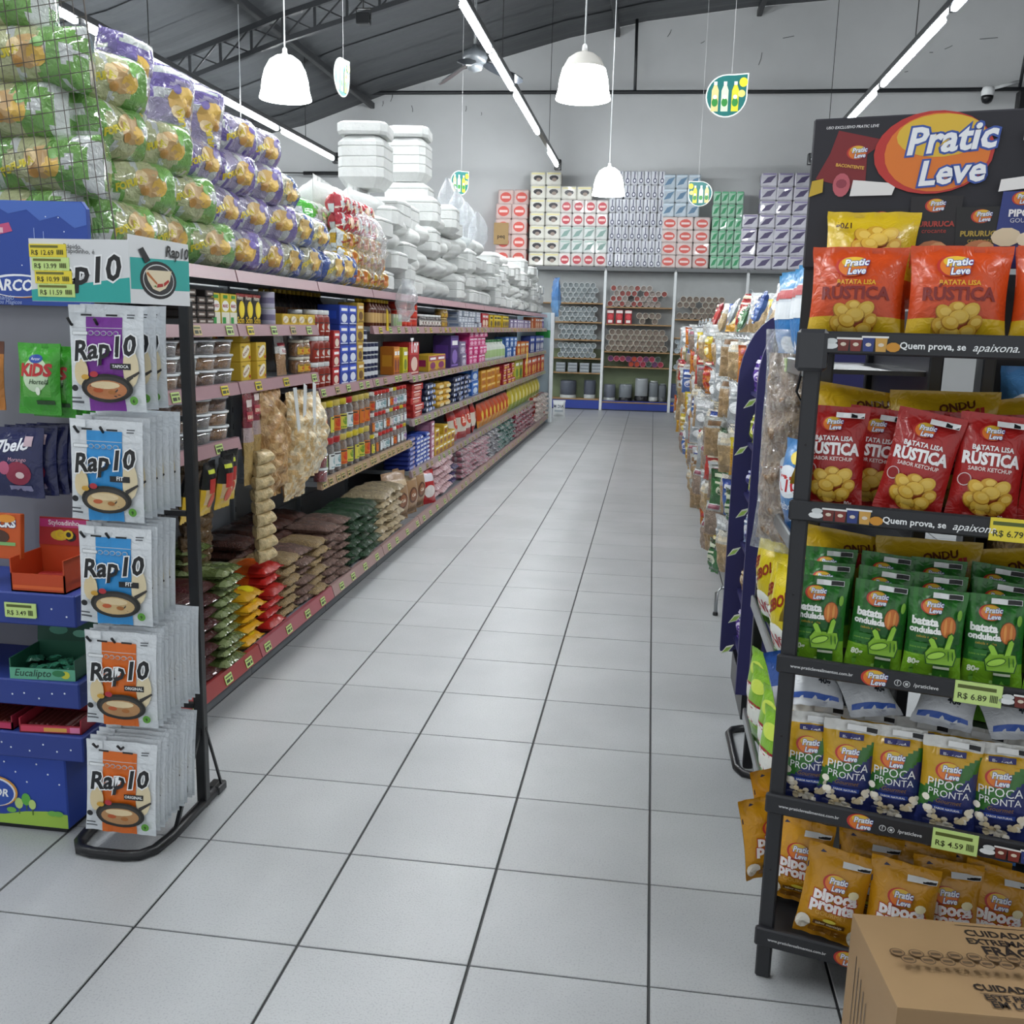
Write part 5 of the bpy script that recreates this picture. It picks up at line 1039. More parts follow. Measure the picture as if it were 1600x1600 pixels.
# ================================================================ branded snack rack at the right front
RO = Matrix.Translation((.343, 2.187, 0)) @ Matrix.Rotation(R(-14.4), 4, 'Z')
BK = '#26272b'
def plogo(u, v, s, sun=True):
    A = []
    if sun: A = [('e', u-.12*s, v, .98*s, .70*s, '#b8322c', 26), ('e', u-.06*s, v, .86*s, .66*s, '#d9762a', 26), ('e', u-.02*s, v+.28*s, .72*s, .36*s, '#d8b23a', 22)]
    return A+[('t', 'Pratic', u+.16*s, v+.02*s, 1.42*s, '#e8ebee', {'bold': .028, 'shear': .2, 'line': '#3552a0', 'lw': .055, 'rot': .06}), ('t', 'Leve', u+.22*s, v-.52*s, 1.06*s, '#e8ebee', {'bold': .028, 'shear': .2, 'line': '#3552a0', 'lw': .055, 'rot': .06})]
rk = empty('snack_rack', (0, 0, 0), 0, 'black branded snack rack with header board, right front', 'rack'); rk.matrix_world = RO
WK = .64
for x in (-.018, WK-.02):
    for y in (0, .34):
        b = MB().box((x, y, 0), (x+.036, y+.022, 1.56 if y == 0 else 1.78), BK, 0, .004)
        for q in range(9): b.lathe([(.003, 0), (.003, .0008)], 8, '#0b0b0c', 0, (x+.018, y-.0008, .12+q*.17), axis='y')
        obj('leg', b, rk, ['black_paint'])
obj('corner_bracket', MB().box((-.035, -.02, 1.47), (.03, .03, 1.56), '#333438', 0, .008), rk, ['plastic'])
LIPS = [(1.508, 1.556, 1), (1.142, 1.187, 1), (.786, .828, 2), (.438, .486, 2), (.09, .138, 2)]
def tag_art(u, v, txt, w_=.085, c=TAGG):
    return [('r', u-w_/2, v-.022, u+w_/2, v+.022, c), ('r', u-w_*.45, v+.009, u+w_*.38, v+.017, '#55602a'), ('t', txt, u-w_*.12, v-.014, w_*.62, '#2a3014', {'bold': .01})]+[('r', u+w_*.26+k*w_*.035, v-.014, u+w_*.28+k*w_*.035, v+.002, '#3a4520') for k in range(5)]
def buckets(u, v):
    A = [('e', u-.05, v-.006, .016, .007, '#dfe2e2', 10), ('e', u-.048, v+.004, .012, .006, '#cfd3d3', 10)]
    for k, c in enumerate(('#6a2a24', '#7a2e28', '#2c3a78', '#c89a4a')):
        uu = u-.024+k*.025; A += [('p', [(uu-.010, v-.016), (uu+.010, v-.016), (uu+.012, v+.008+.004*(k > 1)), (uu-.012, v+.008+.004*(k > 1))], c), ('r', uu-.014, v+.008+.004*(k > 1), uu+.014, v+.012+.004*(k > 1), '#e4e4e2'), ('e', uu, v-.002, .006, .004, '#d8cbb8', 8)]
    return A+[('e', u+.075, v-.006, .014, .010, '#c88a2a', 10)]
for i, (z0, z1, st) in enumerate(LIPS):
    s = obj('shelf', MB().box((-.01, .005, z0), (WK+.01, .36, z0+.012), '#1f2023', 0, .003).box((-.016, .02, z0), (-.010, .36, z0+.03), '#8d9093').box((WK+.010, .02, z0), (WK+.016, .36, z0+.03), '#8d9093'), rk, ['black_paint'])
    obj('front_lip', MB().box((-.024, -.012, z0), (WK+.02, .004, z1), BK, 0, .004), s, ['black_paint'])
    m = (z0+z1)/2
    if st == 1: A = buckets(.085, m)+[('t', 'Quem prova, se', .235, m-.008, .125, '#eef0f0', {'bold': .02}), ('t', 'apaixona.', .352, m-.009, .085, '#eef0f0', {'shear': .35, 'bold': .005})]
    else: A = [('t', 'www.praticlevealimentos.com.br', .075, m-.004, .135, '#d8dadb', {'bold': .015})]+plogo(.19, m, .028)+[('e', .236, m-.002, .0075, .0075, '#c9cccd', 14), ('e', .236, m-.002, .006, .006, BK, 14), ('t', 'f', .236, m-.006, .004, '#c9cccd'), ('e', .254, m-.002, .0075, .0075, '#c9cccd', 14), ('e', .254, m-.002, .006, .006, BK, 14), ('r', .251, m-.005, .257, m+.001, '#c9cccd'), ('t', '/praticleve', .293, m-.005, .05, '#d8dadb', {'bold': .01})]+buckets(.50, m)
    obj('lip_print', MB().art(FRONT(-.012), A), s, ['print'])
    tg = {1: (.425, 'R$ 6.79', TAGY), 2: (.395, 'R$ 6.89', TAGG), 3: (.385, 'R$ 4.59', TAGG)}.get(i)
    if tg: obj('price_tag', MB().box((tg[0]-.046, -.0165, m-.024), (tg[0]+.046, -.0135, m+.024), tg[2]).art(FRONT(-.0165), tag_art(tg[0], m, tg[1], .09, tg[2])), s, ['print'])
hd = obj('header_board', MB().box((-.062, .225, 1.70), (WK+.05, .235, 2.032), '#25242c', 0, .004), rk, ['card'])
obj('header_post', MB().box((-.06, .24, 1.5), (-.03, .27, 1.95), '#101113', 0, .003), rk, ['black_paint'])
def popbag(u, v, w, h, c, tilt=0):
    P = [(-w/2, 0), (w/2, 0), (w*.56, h), (-w*.56, h)]
    return ('p', [(u+x*math.cos(tilt)-y*math.sin(tilt), v+x*math.sin(tilt)+y*math.cos(tilt)) for x, y in P], c)
H = [('t', 'USO EXCLUSIVO PRATIC LEVE', .023, 2.008, .112, '#e4e4e6', {'bold': .015, 'shear': .2}),
     ('p', [(-.048, 1.90), (.062, 1.868), (.06, 1.95), (.10, 1.978), (-.005, 2.004), (-.02, 1.955)], '#7a1f24')]
H += plogo(.04, 1.955, .022)+[('t', 'BACONTENTE', .025, 1.922, .062, '#d8a84a', {'bold': .03, 'rot': -.15}), ('e', .01, 1.885, .019, .026, '#b85a64', 14), ('e', .01, 1.888, .012, .01, '#8e3a48', 10),
      ('p', [(-.06, 1.86), (-.03, 1.87), (-.03, 1.90), (-.055, 1.895)], '#c0a030'), ('p', [(.03, 1.86), (.12, 1.86), (.128, 1.885), (.035, 1.895)], '#e2e0de')]
H += plogo(.212, 1.948, .125)
for u, tcol, bc in ((.105, '#8a2a3a', '#1a191c'), (.215, '#a83a30', '#201d20'), (.31, '#a8903a', '#1b1b1c')):
    H += [popbag(u, 1.70, .095, .155 if u == .215 else .13, bc)]+plogo(u, 1.835 if u == .215 else 1.81, .021)+[('t', 'PURURUCA', u, 1.79 if u == .215 else 1.768, .082, tcol, {'bold': .04}), ('t', 'crocante', u, 1.776 if u == .215 else 1.754, .05, tcol), ('e', u, 1.735, .035, .025, '#b8764a', 12), ('e', u+.012, 1.742, .018, .014, '#d09a6a', 10)]
H += [('p', [(.335, 1.70), (.44, 1.70), (.455, 1.86), (.345, 1.86)], '#2d3a7c'), ('p', [(.335, 1.86), (.46, 1.873), (.463, 1.90), (.338, 1.885)], '#e4e2e0')]+plogo(.385, 1.845, .02)+[('t', 'PIPOCA', .395, 1.808, .07, '#e8e8ea', {'bold': .04}), ('t', 'GOURMET', .395, 1.795, .062, '#c9cbd2'), ('e', .36, 1.765, .03, .02, '#d8c8a8', 10), ('e', .41, 1.76, .03, .018, '#e2d4b8', 10),
      ('p', [(.39, 1.915), (.48, 1.915), (.49, 1.985), (.38, 1.965)], '#b8802c'), ('p', [(.372, 1.963), (.49, 1.99), (.492, 2.012), (.372, 1.985)], '#e6e4e2'), ('t', 'PIPOCA', .45, 1.935, .07, '#f0ead8', {'bold': .03})]
obj('header_print', MB().art(FRONT(.225), H), hd, ['print'])
# bags on the rack
def chips(u, v, s):
    A = [('e', u, v, .40*s, .32*s, '#a84a22', 22)]
    for dx, dy, r_, c in ((-.02, .24, .15, '#c99a30'), (-.23, .15, .17, '#d0a538'), (.2, .18, .18, '#d6ae42'), (.3, -.02, .15, '#c8982e'), (-.29, -.08, .16, '#cfa236'), (.02, .08, .17, '#dcb64c'), (.17, -.18, .17, '#d2a63a'), (-.1, -.2, .18, '#d8b044'), (-.12, -.02, .15, '#d4aa3e')): A += [('e', u+dx*s, v+dy*s, r_*1.08*s, r_*.76*s, '#a8741e', 16, dx*3), ('e', u+dx*s+.004*s, v+dy*s+.010*s, r_*1.0*s, r_*.69*s, c, 16, dx*3), ('e', u+dx*s+.02*s, v+dy*s+.03*s, r_*.6*s, r_*.42*s, '#ddba58', 12, dx)]
    return A
def seal_mark(u, v): return [('r', u-.03, v-.006, u+.03, v+.006, '#e6e8e8', (3, 1)), ('r', u+.002, v-.005, u+.029, v+.005, '#1c1c1e', (3, 1))]
ora = bag('potato_crisps_bag', .20, .215, .075, lambda a, v, s: '#cf4a18' if v > .26 else '#d6b020', [('t', 'BATATA LISA', 0, .127, .085, '#d8a22c', {'bold': .03}), ('t', 'RÚSTICA', 0, .096, .15, '#7c2420', {'bold': .04})]+plogo(-.01, .168, .036)+chips(.0, .05, .118)+[('t', '170g', .075, .012, .03, '#4a2412', {'bold': .03})], seed=130, nu=14, nv=18)
yela = bag('potato_crisps_bag', .20, .215, .075, lambda a, v, s: '#d9b81e' if v > .3 else '#cf5a1c', chips(.01, .13, .13)+[('t', '170g', -.065, .18, .035, '#4a2a10', {'rot': math.pi, 'bold': .03})], seed=131, nu=14, nv=18)
redc = bag('ketchup_crisps_bag', .14, .225, .065, lambda a, v, s: '#a8201e', [('t', 'BATATA LISA', 0, .148, .085, '#eceaea', {'bold': .03}), ('t', 'RÚSTICA', 0, .118, .118, '#f0eeee', {'bold': .045, 'hs': 1.2}), ('t', 'SABOR KETCHUP', 0, .104, .09, '#e8d8d4', {'bold': .02}), ('e', -.048, .083, .014, .014, '#d8c2c0', 16), ('e', -.048, .083, .012, .012, '#8e1a1a', 16), ('t', '80g', .04, .008, .016, '#e8e0e0')]+plogo(-.005, .185, .024)+chips(.005, .05, .115)+seal_mark(.03, .205), seed=132, nu=12, nv=18)
gre = bag('wavy_crisps_bag', .122, .20, .06, lambda a, v, s: ('#2f7a2c' if int((a+1)*6) % 2 else '#276a28') if v > .3 else '#7cb42a', [('r', -.055, .085, .055, .112, '#1e5a24', (3, 1)), ('t', 'batata', -.022, .122, .058, '#f0f2ee', {'bold': .05}), ('t', 'ondulada', -.02, .105, .07, '#f0f2ee', {'bold': .05}), ('t', 'cebola e salsa', -.016, .094, .045, '#c8a43a'), ('e', .028, .122, .017, .024, '#7a3a14', 16), ('e', .028, .122, .0155, .0225, '#c8702a', 16), ('e', .022, .122, .003, .018, '#dc9244', 10), ('e', .034, .122, .003, .018, '#dc9244', 10), ('r', -.052, .063, -.012, .082, '#2c6e2a'), ('t', 'suave na nave', -.032, .07, .036, '#8fc04a'), ('t', '80g', -.038, .032, .026, '#e8f0da', {'bold': .04}),
      ('r', .004, .006, .038, .036, '#2f6a20'), ('r', .007, .006, .035, .034, '#5f9a30'), ('r', .004, .027, .038, .033, '#dfe6d0'), ('p', [(-.012, .036), (.046, .036), (.052, .06), (.048, .078), (-.006, .08), (-.018, .062)], '#1f5a1c'), ('p', [(-.004, .074), (.012, .076), (.002, .095), (-.007, .099), (-.013, .092)], '#1f5a1c'), ('p', [(.022, .074), (.038, .076), (.044, .104), (.037, .112), (.029, .106)], '#1f5a1c'), ('p', [(-.010, .038), (.044, .038), (.0495, .06), (.046, .076), (-.005, .0775), (-.0155, .062)], '#8fc43a'), ('p', [(-.002, .073), (.0105, .075), (.001, .093), (-.006, .0965), (-.011, .091)], '#97cc40'), ('p', [(.024, .074), (.036, .076), (.0415, .103), (.0365, .109), (.031, .104)], '#97cc40'), ('e', .008, .058, .021, .0085, '#1f5a1c', 16, .35), ('e', .008, .058, .019, .0068, '#a6d650', 16, .35), ('e', .034, .060, .0015, .013, '#2f6a20', 8, .1), ('e', .043, .060, .0015, .011, '#2f6a20', 8, .1), ('e', .049, .15, .005, .012, '#7cb432', 10), ('e', -.04, .02, .005, .012, '#5f9a2c', 10)]+plogo(-.008, .163, .024)+seal_mark(.02, .188), seed=133, nu=12, nv=18)
def pop_art():
    A = []; r2 = random.Random(8)
    for k in range(46):
        a = r2.uniform(-1, 1); A.append(('e', a*.047, .006+abs(a)**2.2*.05+r2.uniform(0, .026), r2.uniform(.005, .0075), r2.uniform(.005, .0075), r2.choice(('#e6ddc8', '#d8c8a4', '#efe9da')), 8))
    return A
pip = bag('popcorn_bag', .112, .19, .06, lambda a, v, s: '#dcdcd8' if v > .87 else ('#d0a21c' if v-.2*a > .66 else ('#35742c' if v-.25*a > .47 else '#2b3570')), [('t', 'PIPOCA', 0, .095, .085, '#eef0f2', {'bold': .0}), ('t', 'PRONTA', 0, .078, .08, '#eef0f2', {'bold': .0}), ('t', 'Gourmet', .0, .065, .05, '#8a6a3a', {'shear': .3}), ('r', -.03, .048, .03, .058, '#2f4aa0', (3, 1)), ('t', 'SABOR NATURAL', 0, .0505, .05, '#eef0f2', {'bold': .03}), ('r', -.025, .158, .025, .166, '#2c2f6a', (3, 1)), ('t', 'ESTOURADA', 0, .1595, .036, '#e8e8ea', {'bold': .02})]+plogo(-.004, .13, .025)+seal_mark(.02, .178)+pop_art(), seed=134, nu=24, nv=34)
mus = bag('butter_popcorn_bag', .142, .205, .065, lambda a, v, s: '#d0941a' if v > .1 else '#b8801c', [('p', [(-.07, .16), (-.07, .147), (-.028, .19), (-.04, .195)], '#23264a'), ('t', 'pipoca', .003, .097, .098, '#f2eeee', {'bold': .05, 'line': '#b8442c', 'lw': .05}), ('t', 'pronta', .0, .074, .1, '#f2eeee', {'bold': .05, 'line': '#b8442c', 'lw': .05}), ('t', 'GOURMET', 0, .060, .07, '#dcb25a'), ('e', .0, .049, .015, .005, '#e0d04a', 10), ('r', -.035, .034, .035, .044, '#5c3a10', (4, 1)), ('t', 'sabor manteiga', 0, .0365, .058, '#e8d8b8', {'bold': .01}), ('e', -.055, .03, .016, .02, '#e4ded0', 12), ('e', .056, .022, .014, .018, '#ddd6c6', 12), ('e', .04, .122, .012, .009, '#ece2b8', 10), ('r', -.04, .012, .04, .026, '#8a5a14', (4, 1)), ('e', -.025, .019, .006, .006, '#e0cfa8', 10), ('e', .02, .019, .006, .006, '#e0cfa8', 10)]+plogo(-.002, .138, .027)+seal_mark(.035, .18), seed=135, nu=14, nv=18)
def rput(pr, x, y, z, rz=0, rx=0, ry=0, label=None, group=None, s=1):
    if pr is pip: s = 1.12
    if pr is mus: s = 1.08
    pr.put(None, M=RO @ Matrix.Translation((x, y, z)) @ Matrix.Rotation(rz, 4, 'Z') @ Matrix.Rotation(rx, 4, 'X') @ Matrix.Rotation(ry, 4, 'Y') @ Matrix.Scale(s, 4), label=label, group=group)
z = 1.522
rput(ora, .072, .075, z+.004, 0, R(-9), 0, 'orange rustic crisps bag at the left of the top shelf'); rput(ora, .275, .07, z+.004, R(4), R(-8), 0, 'orange rustic crisps bag in the middle of the top shelf'); rput(ora, .475, .07, z+.004, R(-6), R(-8), 0, 'orange rustic crisps bag cut by the right picture edge')
rput(yela, .085, .16, z+.09, R(6), R(-12), R(2), 'yellow crisps bag turned upside down behind the left orange bag')
for k in range(3): rput(ora, .08+.2*k, .16, z+.004, R(5), R(-4), 0, ordw(k)+' orange crisps bag in the rear row of the top shelf', 'rear orange crisps bags')
z = 1.157
for k, (x, y, rz, ry, lb) in enumerate(((.055, .05, 2, 0, 'red ketchup crisps bag behind the left rack post'), (.215, .04, -4, 9, 'tilted red ketchup crisps bag in the centre of its shelf'), (.362, .045, 3, 4, 'red ketchup crisps bag right of the tilted one'), (.50, .05, 0, 0, 'red ketchup crisps bag at the right picture edge'))): rput(redc, x, y, z+.012, R(rz), R(-8), R(ry), lb)
for k in range(4): rput(redc, .13+.14*k, .14, z+.006, R(-5+5*k), R(-5), R(4-4*k), ordw(k)+' red crisps bag in the rear row of its shelf', 'rear red crisps bags')
z = .801
for k, (x, lb) in enumerate(((.055, 'leftmost'), (.178, 'second'), (.30, 'third'), (.422, 'fourth'))): rput(gre, x, .045+.01*(k % 2), z+.004, R(3-2*k), R(-8), R((0, 3, 0, -2)[k]), '%s green wavy crisps bag of the front row from the left post' % lb)
rput(gre, .545, .05, z+.004, 0, R(-8), 0, 'green wavy crisps bag beyond the right picture edge')
for q in range(2):
    for k in range(5): rput(gre, .06+.12*k, .13+.09*q, z+.02+.016*q, R(4-3*k), R(-6), R(3*(k % 2)), 'green wavy crisps bag in the %s row behind the front, %s from left' % (('second', 'third')[q], ordw(k)), 'rear green crisps bags %d' % (q+1))
z = .453
for k, (x, ry, lb) in enumerate(((.062, 0, 'natural popcorn bag behind the left post'), (.142, 3, 'second natural popcorn bag, slightly turned'), (.252, -1, 'third natural popcorn bag, facing straight'), (.362, 1, 'fourth natural popcorn bag from the left post'), (.474, -3, 'natural popcorn bag at the right picture edge'))): rput(pip, x, .04+.012*((k+1) % 2), z+.004, R((6, 8, 0, 2, -3)[k]), R(-6), R(ry), lb)
for k in range(5): rput(pip, .07+.115*k, .13, z+.004, R(5-3*k), R(-4), 0, ordw(k)+' natural popcorn bag in the rear row', 'rear natural popcorn bags')
whb = bag('salt_popcorn_bag', .13, .15, .06, lambda a, v, s: '#dfe2e6' if v < .62 else '#e6e8ea', [('t', '40g', .02, .05, .03, '#2c3038', {'bold': .03}), ('r', -.055, .02, .055, .028, '#2f55a8', (3, 1)), ('e', -.02, .1, .03, .02, '#3a6ab0', 12), ('e', .02, .105, .016, .012, '#5a8ac8', 10)], seed=136)
for k, (x, rz, lb) in enumerate(((.06, 5, 'white and blue popcorn bag lying left above the natural ones'), (.20, 28, 'white and blue popcorn bag lying askew above the natural ones'), (.335, -12, 'plain white popcorn bag lying above the third natural one'), (.50, 20, 'white popcorn bag lying above the rightmost natural one'))): rput(whb, x, .10, z+.225, R(rz), R(-62), 0, lb)
rput(blp, .0, .24, z+.17, R(50), R(-25), 0, s=.62, label='blue and white snack bag poking out of the rack side')
z = .105
for k, (x, y, ry, lb) in enumerate(((.135, .03, 6, 'mustard butter popcorn bag leaning at the front left'), (.292, .035, 1, 'mustard butter popcorn bag in front behind the cardboard box'), (.40, .09, -3, 'mustard butter popcorn bag set back, third from left'), (.49, .11, 4, 'mustard butter popcorn bag set back at the right'))): rput(mus, x, y, z+.022, R((4, -2, 0, 3)[k]), R(-9), R(ry), lb)
for k, x in enumerate((.055, .215, .33, .45)): rput(mus, x, .17, z+.016, R(-3), R(-4), 0, ordw(k)+' mustard butter popcorn bag in the rear row', 'rear butter popcorn bags')
for k, (zz, x) in enumerate(((.14, -.02), (.19, -.005))): rput(mus, x, .25+.08*k, z+.03+.05*k, R(38), R(-5), R(-8), ('lower', 'upper')[k]+' mustard popcorn bag bulging out of the rack left side')
fam = bag('family_snack_bag', .24, .26, .10, lambda a, v, s: '#c9a41e' if v > .3 else '#a88a1c', [('t', 'FAMI', .05, .185, .09, '#a8241e', {'bold': .05, 'rot': .2}), ('t', 'ONDU', .03, .215, .08, '#5a2a14', {'bold': .04, 'rot': .2}), ('e', -.06, .15, .05, .04, '#4a8a2c')], seed=137)
for z, nm in ((1.157, 'upper'), (.801, 'lower')):
    for k in range(3): rput(fam, .06+.22*k, .29, z+.010, R(14-12*k), R(-3), R(8-9*k), '%s yellow family snack bag at the back of the branded rack' % (ordw(k)+' '+nm), '%s yellow family bags' % nm)
t = empty('rear_snack_rack', (0, 0, 0), 0, 'black snack rack seen through the branded rack, behind it', 'rack'); t.matrix_world = RO @ Matrix.Translation((.36, .50, 0))
obj('back_panel', MB().box((0, .30, 0), (.72, .32, 1.72), '#1c1d20'), t, ['black_paint'])
for x in (0, .69): obj('side_frame', MB().box((x, 0, 0), (x+.03, .3, 1.72), '#17181b', 0, .004), t, ['black_paint'])
for zz in (.12, .52, .92, 1.22): obj('shelf', MB().box((.03, .0, zz-.02), (.69, .3, zz), '#26282b', 0, .003), t, ['black_paint'])
mixb = ((nito, 'light blue'), (ceb, 'yellow green'), (grb, 'bright green'), (SW[2][0], 'red'), (SW[0][0], 'beige'), (SW[3][0], 'silver'))
for i, zz in enumerate((.12, .52, .92, 1.22)):
    for k in range(3):
        pr, nm = mixb[(i*2+k) % 6]
        pr.put(None, M=RO @ Matrix.Translation((.36+.14+.21*k, .60, zz+.002)) @ Matrix.Rotation(R(-6), 4, 'X'), label='%s bag on the rear snack rack, %s shelf, %s from left' % (nm, ORD[i], ordw(k)), group='rear snack rack bags')
# cardboard carton in the corner
ZB = .36
FL, NL, FR = atZ(1332, 1430, ZB), atZ(1402, 1577, ZB), atZ(1600, 1452, ZB)
ex = (FR-FL).normalized(); L, Dp = .62, (NL-FL).length
ey = (FL-NL).normalized(); c_ = '#9a7c58'
P = [NL, NL+ex*L, NL+ex*L+ey*Dp, FL]
t = empty('cardboard_box', (NL.x, NL.y, 0), 0, 'brown cardboard box with fragile warnings in the lower right corner', 'box')
O_ = Vector((NL.x, NL.y, 0)); vs = [(p-O_) for p in P]; lo = [Vector((v.x, v.y, .001)) for v in vs]
obj('carton_body', MB().add(lo+vs, [(0, 3, 2, 1), (0, 1, 5, 4), (1, 2, 6, 5), (2, 3, 7, 6), (3, 0, 4, 7)], c_), t, ['card'])
tz = .0015
half = [vs[0], vs[0]+ex*L, vs[0]+ex*L+ey*Dp*.995, vs[0]+ey*Dp*.995]
obj('top_flap', MB().add([v+Vector((0, 0, .0)) for v in vs]+[v+Vector((0, 0, .004)) for v in vs], [(4, 5, 6, 7), (0, 1, 5, 4), (1, 2, 6, 5), (2, 3, 7, 6), (3, 0, 4, 7)], '#a3845e'), t, ['card'])
TOP = lambda u, v, o: tuple(vs[0]+ex*u+ey*v+Vector((0, 0, .004+o)))
INK = '#2a2320'
A = [('r', .20, Dp*.955, .6, Dp*.962, INK), ('t', 'CUIDADO', .275, Dp*.84, .13, INK, {'bold': .03}), ('t', 'EXTREMAMENTE', .30, Dp*.745, .19, INK, {'bold': .03}), ('t', 'FRÁGIL', .285, Dp*.63, .12, INK, {'bold': .03}), ('r', .22, Dp*.605, .6, Dp*.611, INK),
     ('t', 'CUIDADOS NA', .245, Dp*.235, .17, INK, {'bold': .03}), ('r', .165, Dp*.20, .6, Dp*.205, INK), ('t', 'ESTE PRODUTO DEVE', .275, Dp*.14, .21, INK, {'bold': .03}), ('t', 'EM LOCAL SECO E', .275, Dp*.07, .20, INK, {'bold': .03}), ('t', 'INSETOS', .31, Dp*.005, .08, INK, {'bold': .03})]
for r_ in range(2):
    for k in range(13): A += [('e', .05+.008*r_+k*.036, Dp*(.56-.13*r_), .0145, .0125, '#5a4836', 16), ('e', .05+.008*r_+k*.036, Dp*(.56-.13*r_), .0125, .0105, '#8a6e4e', 16), ('r', .041+.008*r_+k*.036, Dp*(.56-.13*r_)-.0035, .059+.008*r_+k*.036, Dp*(.56-.13*r_)+.0035, '#5a4836')]
obj('top_print', MB().art(TOP, A), t, ['print'])
nx = ex.cross(ey).cross(ey); sd = -ex
SD = lambda u, v, o: tuple(lo[3]-ey*u+sd*o+Vector((0, 0, v)))
A = [('r', .05+k*.02, .10+.01*k, .053+k*.02, .30-.012*k, INK) for k in range(5)]+[('r', .15+k*.012, .05, .153+k*.012, .18-.01*k, INK) for k in range(3)]+[('p', [(.20, .1), (.235, .1), (.2175, .17)], INK), ('p', [(.206, .106), (.229, .106), (.2175, .15)], c_)]
obj('side_print', MB().art(SD, A), t, ['print'])
# ================================================================ tortilla stand on the left
t = empty('tortilla_stand', (-1.36, 2.74, 0), 0, 'black metal tortilla stand with white and teal header sign', 'stand')
K = '#141518'
loop = [(.0, .12, .014), (.0, -.22, .014), (-.012, -.30, .014), (-.04, -.335, .014), (-.08, -.345, .014), (-.18, -.345, .014), (-.225, -.335, .014), (-.25, -.30, .014), (-.258, -.24, .014), (-.258, .12, .014)]
obj('base_tube', MB().tube(loop, .017, K, n=6), t, ['black_paint'])
obj('post', MB().box((-.018, -.016, 0), (.014, .016, 1.60), K, 0, .003), t, ['black_paint']); obj('post', MB().box((-.258, -.012, 0), (-.236, .012, 1.58), K, 0, .003), t, ['black_paint'])
obj('brace', MB().tube([(0, -.012, .27), (0, -.19, .025)], .008, K, n=4), t, ['black_paint']); obj('brace', MB().tube([(.012, .0, .27), (.012, .10, .03)], .005, K, n=4), t, ['black_paint'])
obj('base_tail', MB().box((-.03, .07, 0), (.018, .13, .03), K, 0, .004), t, ['black_paint'])
for z in (1.53, 1.245, .955, .655, .335):
    cb = obj('cross_bar', MB().box((-.25, -.008, z), (.0, .008, z+.016), K), t, ['black_paint'])
    for x in (-.165, -.09):
        obj('peg', MB().tube([(x, 0, z), (x, -.32, z-.005), (x, -.335, z+.012)], .004, K, n=6), cb, ['black_paint'])
hdr = obj('header_sign', MB().box((-.258, -.34, 1.583), (.018, -.336, 1.742), '#e2e4e6').box((.0145, -.336, 1.583), (.018, -.01, 1.757), '#e2e4e6'), t, ['card'])
TEAL = '#2aa39c'
FA = [('p', [(-.258, 1.584), (.018, 1.584), (.018, 1.648), (-.258, 1.612)], TEAL), ('t', 'Rap10', -.115, 1.63, .22, '#17181a', {'shear': .22, 'bold': .025, 'line': '#eceeef', 'lw': .05, 'rot': .12}), ('t', 'Rápido,', -.135, 1.718, .05, '#2a2a2c', {'rot': -.03}), ('t', 'rapidinho, é', -.115, 1.706, .08, '#2a2a2c', {'rot': -.03})]
for k, (tx, c) in enumerate((('R$ 12.69', TAGY), ('R$ 13.99', TAGG), ('R$ 10.99', TAGY), ('R$ 11.59', TAGG))): 
    u, v = -.205+.006*k, 1.712-.0335*k
    obj('price_tag', MB().box((u-.052, -.3425, v-.0165), (u+.052, -.3405, v+.0165), c).art(FRONT(-.3425), [('r', u-.048, v+.007, u+.03, v+.013, '#6a6a2a'), ('t', tx, u-.014, v-.011, .062, '#2a2a14', {'bold': .005})]+[('r', u+.026+q*.005, v-.01, u+.029+q*.005, v+.002, '#4a4a20') for q in range(4)]), hdr, ['print'])
obj('sign_print', MB().art(FRONT(-.34), FA), hdr, ['print'])
S2 = [('p', [(-.335, 1.62), (-.01, 1.625), (-.01, 1.71), (-.335, 1.70)], TEAL), ('e', -.19, 1.648, .10, .050, '#1a1b1e', 28), ('e', -.19, 1.648, .085, .042, '#d4d8d8', 26), ('e', -.19, 1.648, .081, .039, '#2a2b2e', 26), ('p', [(-.262, 1.672), (-.118, 1.676), (-.13, 1.648), (-.155, 1.628), (-.19, 1.618), (-.225, 1.624), (-.25, 1.645)], '#e0d2b4'), ('p', [(-.258, 1.662), (-.205, 1.636), (-.20, 1.640), (-.25, 1.668)], '#b86a34'), ('p', [(-.205, 1.628), (-.17, 1.632), (-.172, 1.640), (-.20, 1.638)], '#b02a22'), ('p', [(-.165, 1.632), (-.135, 1.646), (-.14, 1.652), (-.165, 1.642)], '#b02a22'), ('p', [(-.222, 1.632), (-.208, 1.628), (-.21, 1.634)], '#4f8a3a'), ('p', [(-.262, 1.688), (-.295, 1.722), (-.272, 1.73), (-.235, 1.698)], '#1a1b1e'), ('t', 'Rap10', -.085, 1.714, .13, '#17181a', {'shear': .22, 'bold': .02, 'hs': .8})]
obj('sign_print', MB().art(SIDE(.018), S2), hdr, ['print'])
